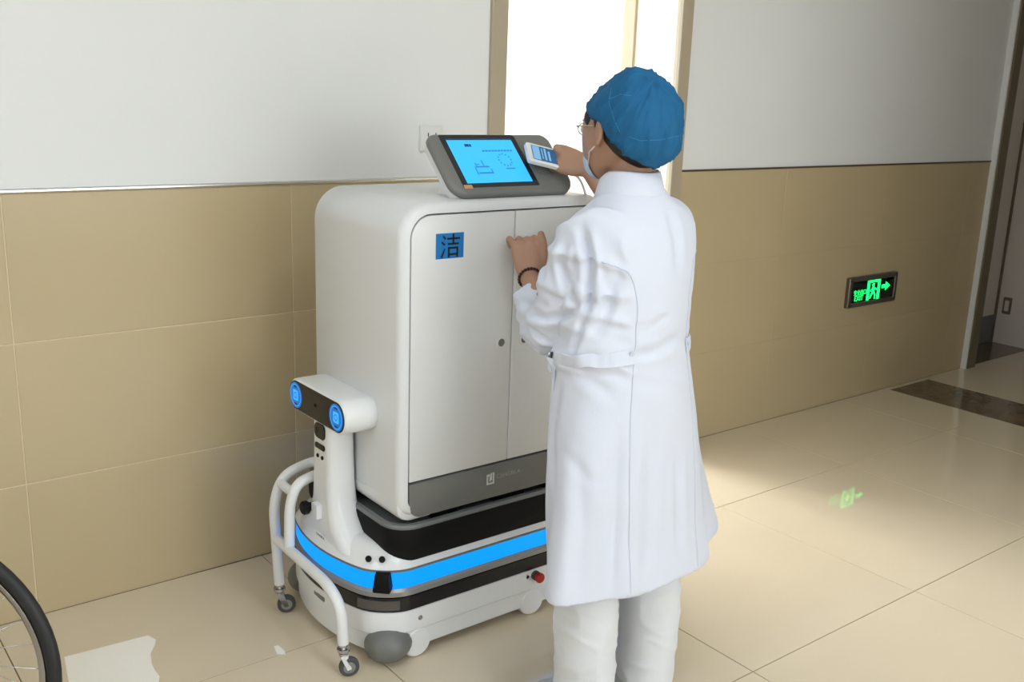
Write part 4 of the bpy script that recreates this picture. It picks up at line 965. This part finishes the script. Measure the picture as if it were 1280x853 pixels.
creases(cme, [([(728, 285), (737, 330), (738, 375), (728, 402)], 0.016, 0.010), ([(708, 298), (700, 330), (716, 372), (724, 392)], 0.009, 0.010), ([(652, 382), (680, 398), (705, 396), (733, 376)], 0.010, 0.009),
              ([(654, 402), (675, 420), (690, 430)], 0.007, 0.007), ([(668, 358), (690, 372), (712, 378)], 0.006, 0.008), ([(690, 306), (682, 330), (676, 352)], 0.006, 0.009),
              ([(778, 322), (764, 370), (742, 425)], 0.006, 0.013), ([(742, 318), (760, 360), (758, 400)], 0.005, 0.012), ([(730, 402), (715, 440)], 0.010, 0.008),
              ([(705, 450), (745, 480), (768, 500)], 0.004, 0.014), ([(700, 470), (690, 540), (694, 620)], 0.006, 0.016), ([(772, 540), (768, 640), (764, 745)], 0.006, 0.013), ([(722, 560), (728, 650), (722, 750)], 0.006, 0.018),
              ([(846, 560), (848, 620), (849, 690)], 0.006, 0.013), ([(815, 520), (812, 620), (808, 730)], 0.005, 0.018), ([(850, 420), (820, 440), (790, 446)], 0.005, 0.012), ([(838, 395), (810, 410)], 0.004, 0.010),
              ([(836, 262), (846, 300), (848, 340)], 0.006, 0.014), ([(700, 560), (735, 600), (755, 600)], 0.0022, 0.012)])
cme = smooth_mesh(cme, 2)
coat = put(cme, 'lab_coat', 'coat_cloth', per)
bvc = BVHTree.FromPolygons([v.co.copy() for v in cme.vertices], [tuple(p.vertices) for p in cme.polygons])
def snap(p, off=0.0):
    loc, nn, _, _ = bvc.find_nearest(V(p)); return loc + nn * off, nn

def surf_path(pts, sub=10):
    P = [V(p) for p in pts]; out = []
    for i in range(len(P) - 1):
        p0 = P[max(i - 1, 0)]; p1 = P[i]; p2 = P[i + 1]; p3 = P[min(i + 2, len(P) - 1)]
        for k in range(sub):
            t = k / sub; t2 = t * t; t3 = t2 * t
            out.append(0.5 * (2 * p1 + (p2 - p0) * t + (2 * p0 - 5 * p1 + 4 * p2 - p3) * t2 + (3 * p1 - p0 - 3 * p2 + p3) * t3))
    return out + [P[-1]]
def seam(pts, r=0.0012):
    q = [snap(p, 0.0004)[0] for p in surf_path(pts)]
    P_(MB().tube(q, r, 6), 'seam', 'coat_seam', coat, 180)
SEAM = [(1.47, -1.30, 1.16), (1.515, -1.33, 1.145), (1.545, -1.34, 1.08), (1.545, -1.345, 0.96), (1.53, -1.36, 0.80), (1.525, -1.38, 0.62), (1.525, -1.40, 0.37)]
seam(SEAM); seam([(2 * 1.632 - x + 0.01, y, z) for x, y, z in SEAM])
# half belt at the back waist
def strap(name, pts, h0, h1, t=0.004, sub=8):
    q = [snap(p, 0.0015) for p in surf_path(pts, sub)]; n = len(q); rings = []
    for i, (p, nn) in enumerate(q):
        h = (h0 + (h1 - h0) * i / (n - 1)) / 2; up = (V((0, 0, 1)) - nn * nn.z).normalized(); w_ = 0.0012 * math.sin(i * 1.9) * (1 if i < n * 0.7 else 0.2)
        rings.append([p - up * h, p + nn * (t * 0.8 + w_) - up * h * 0.96, p + nn * (t + w_), p + nn * (t * 0.8 + w_) + up * h * 0.96, p + up * h])
    return P_(MB().loft(rings, True, True), name, 'coat_cloth', coat, 60)
strap('belt_tab', [(1.440, -1.20, 0.925), (1.458, -1.27, 0.932), (1.49, -1.32, 0.94), (1.545, -1.345, 0.948)], 0.028, 0.036)
strap('belt_tab', [(1.805, -1.21, 0.945), (1.80, -1.26, 0.945), (1.77, -1.30, 0.945), (1.72, -1.34, 0.948)], 0.028, 0.036)
for px in ((1.536, -1.345, 0.953), (1.73, -1.34, 0.953)):
    p, nn = snap(px, 0.006); P_(disc(p, 0.006, -nn, 0.002, 14), 'button', 'coat_seam', coat, 60)
strap('pocket_flap', [(1.449, -1.165, 0.915), (1.444, -1.175, 0.89), (1.446, -1.185, 0.865)], 0.05, 0.05)
# collar
cl = []
for off, z, k in ((0.004, 1.276, 1.22), (0.004, 1.287, 1.20), (0.0, 1.330, 1.04), (-0.004, 1.335, 0.98), (-0.004, 1.300, 0.96)):
    cl.append([(1.636 + 0.067 * k * math.cos(t), -1.200 + (0.067 * k + off) * math.sin(t), z + 0.006 * math.cos(t * 2) - 0.022 * max(0, math.sin(t)) + 0.014 * max(0, -math.sin(t))) for t in [math.radians(-90 - 150 + 300 * j / 40) for j in range(41)]])
m_ = MB().loft(cl, False, False, False); co = P_(m_, 'collar', 'coat_cloth', coat, 180); sd = co.modifiers.new('t', 'SOLIDIFY'); sd.thickness = 0.003
# bead bracelet on the left wrist
bd = (EL_L - WR_L).normalized(); bc = WR_L + bd * 0.006; bu = bd.orthogonal().normalized(); bw = bd.cross(bu); m_ = MB()
for k in range(22): m_.ball(bc + (bu * math.cos(2 * PI * k / 22) + bw * math.sin(2 * PI * k / 22)) * 0.0285, 0.0042, n=8, m=6)
P_(m_, 'bead_bracelet', 'bead_dark', per, 180)
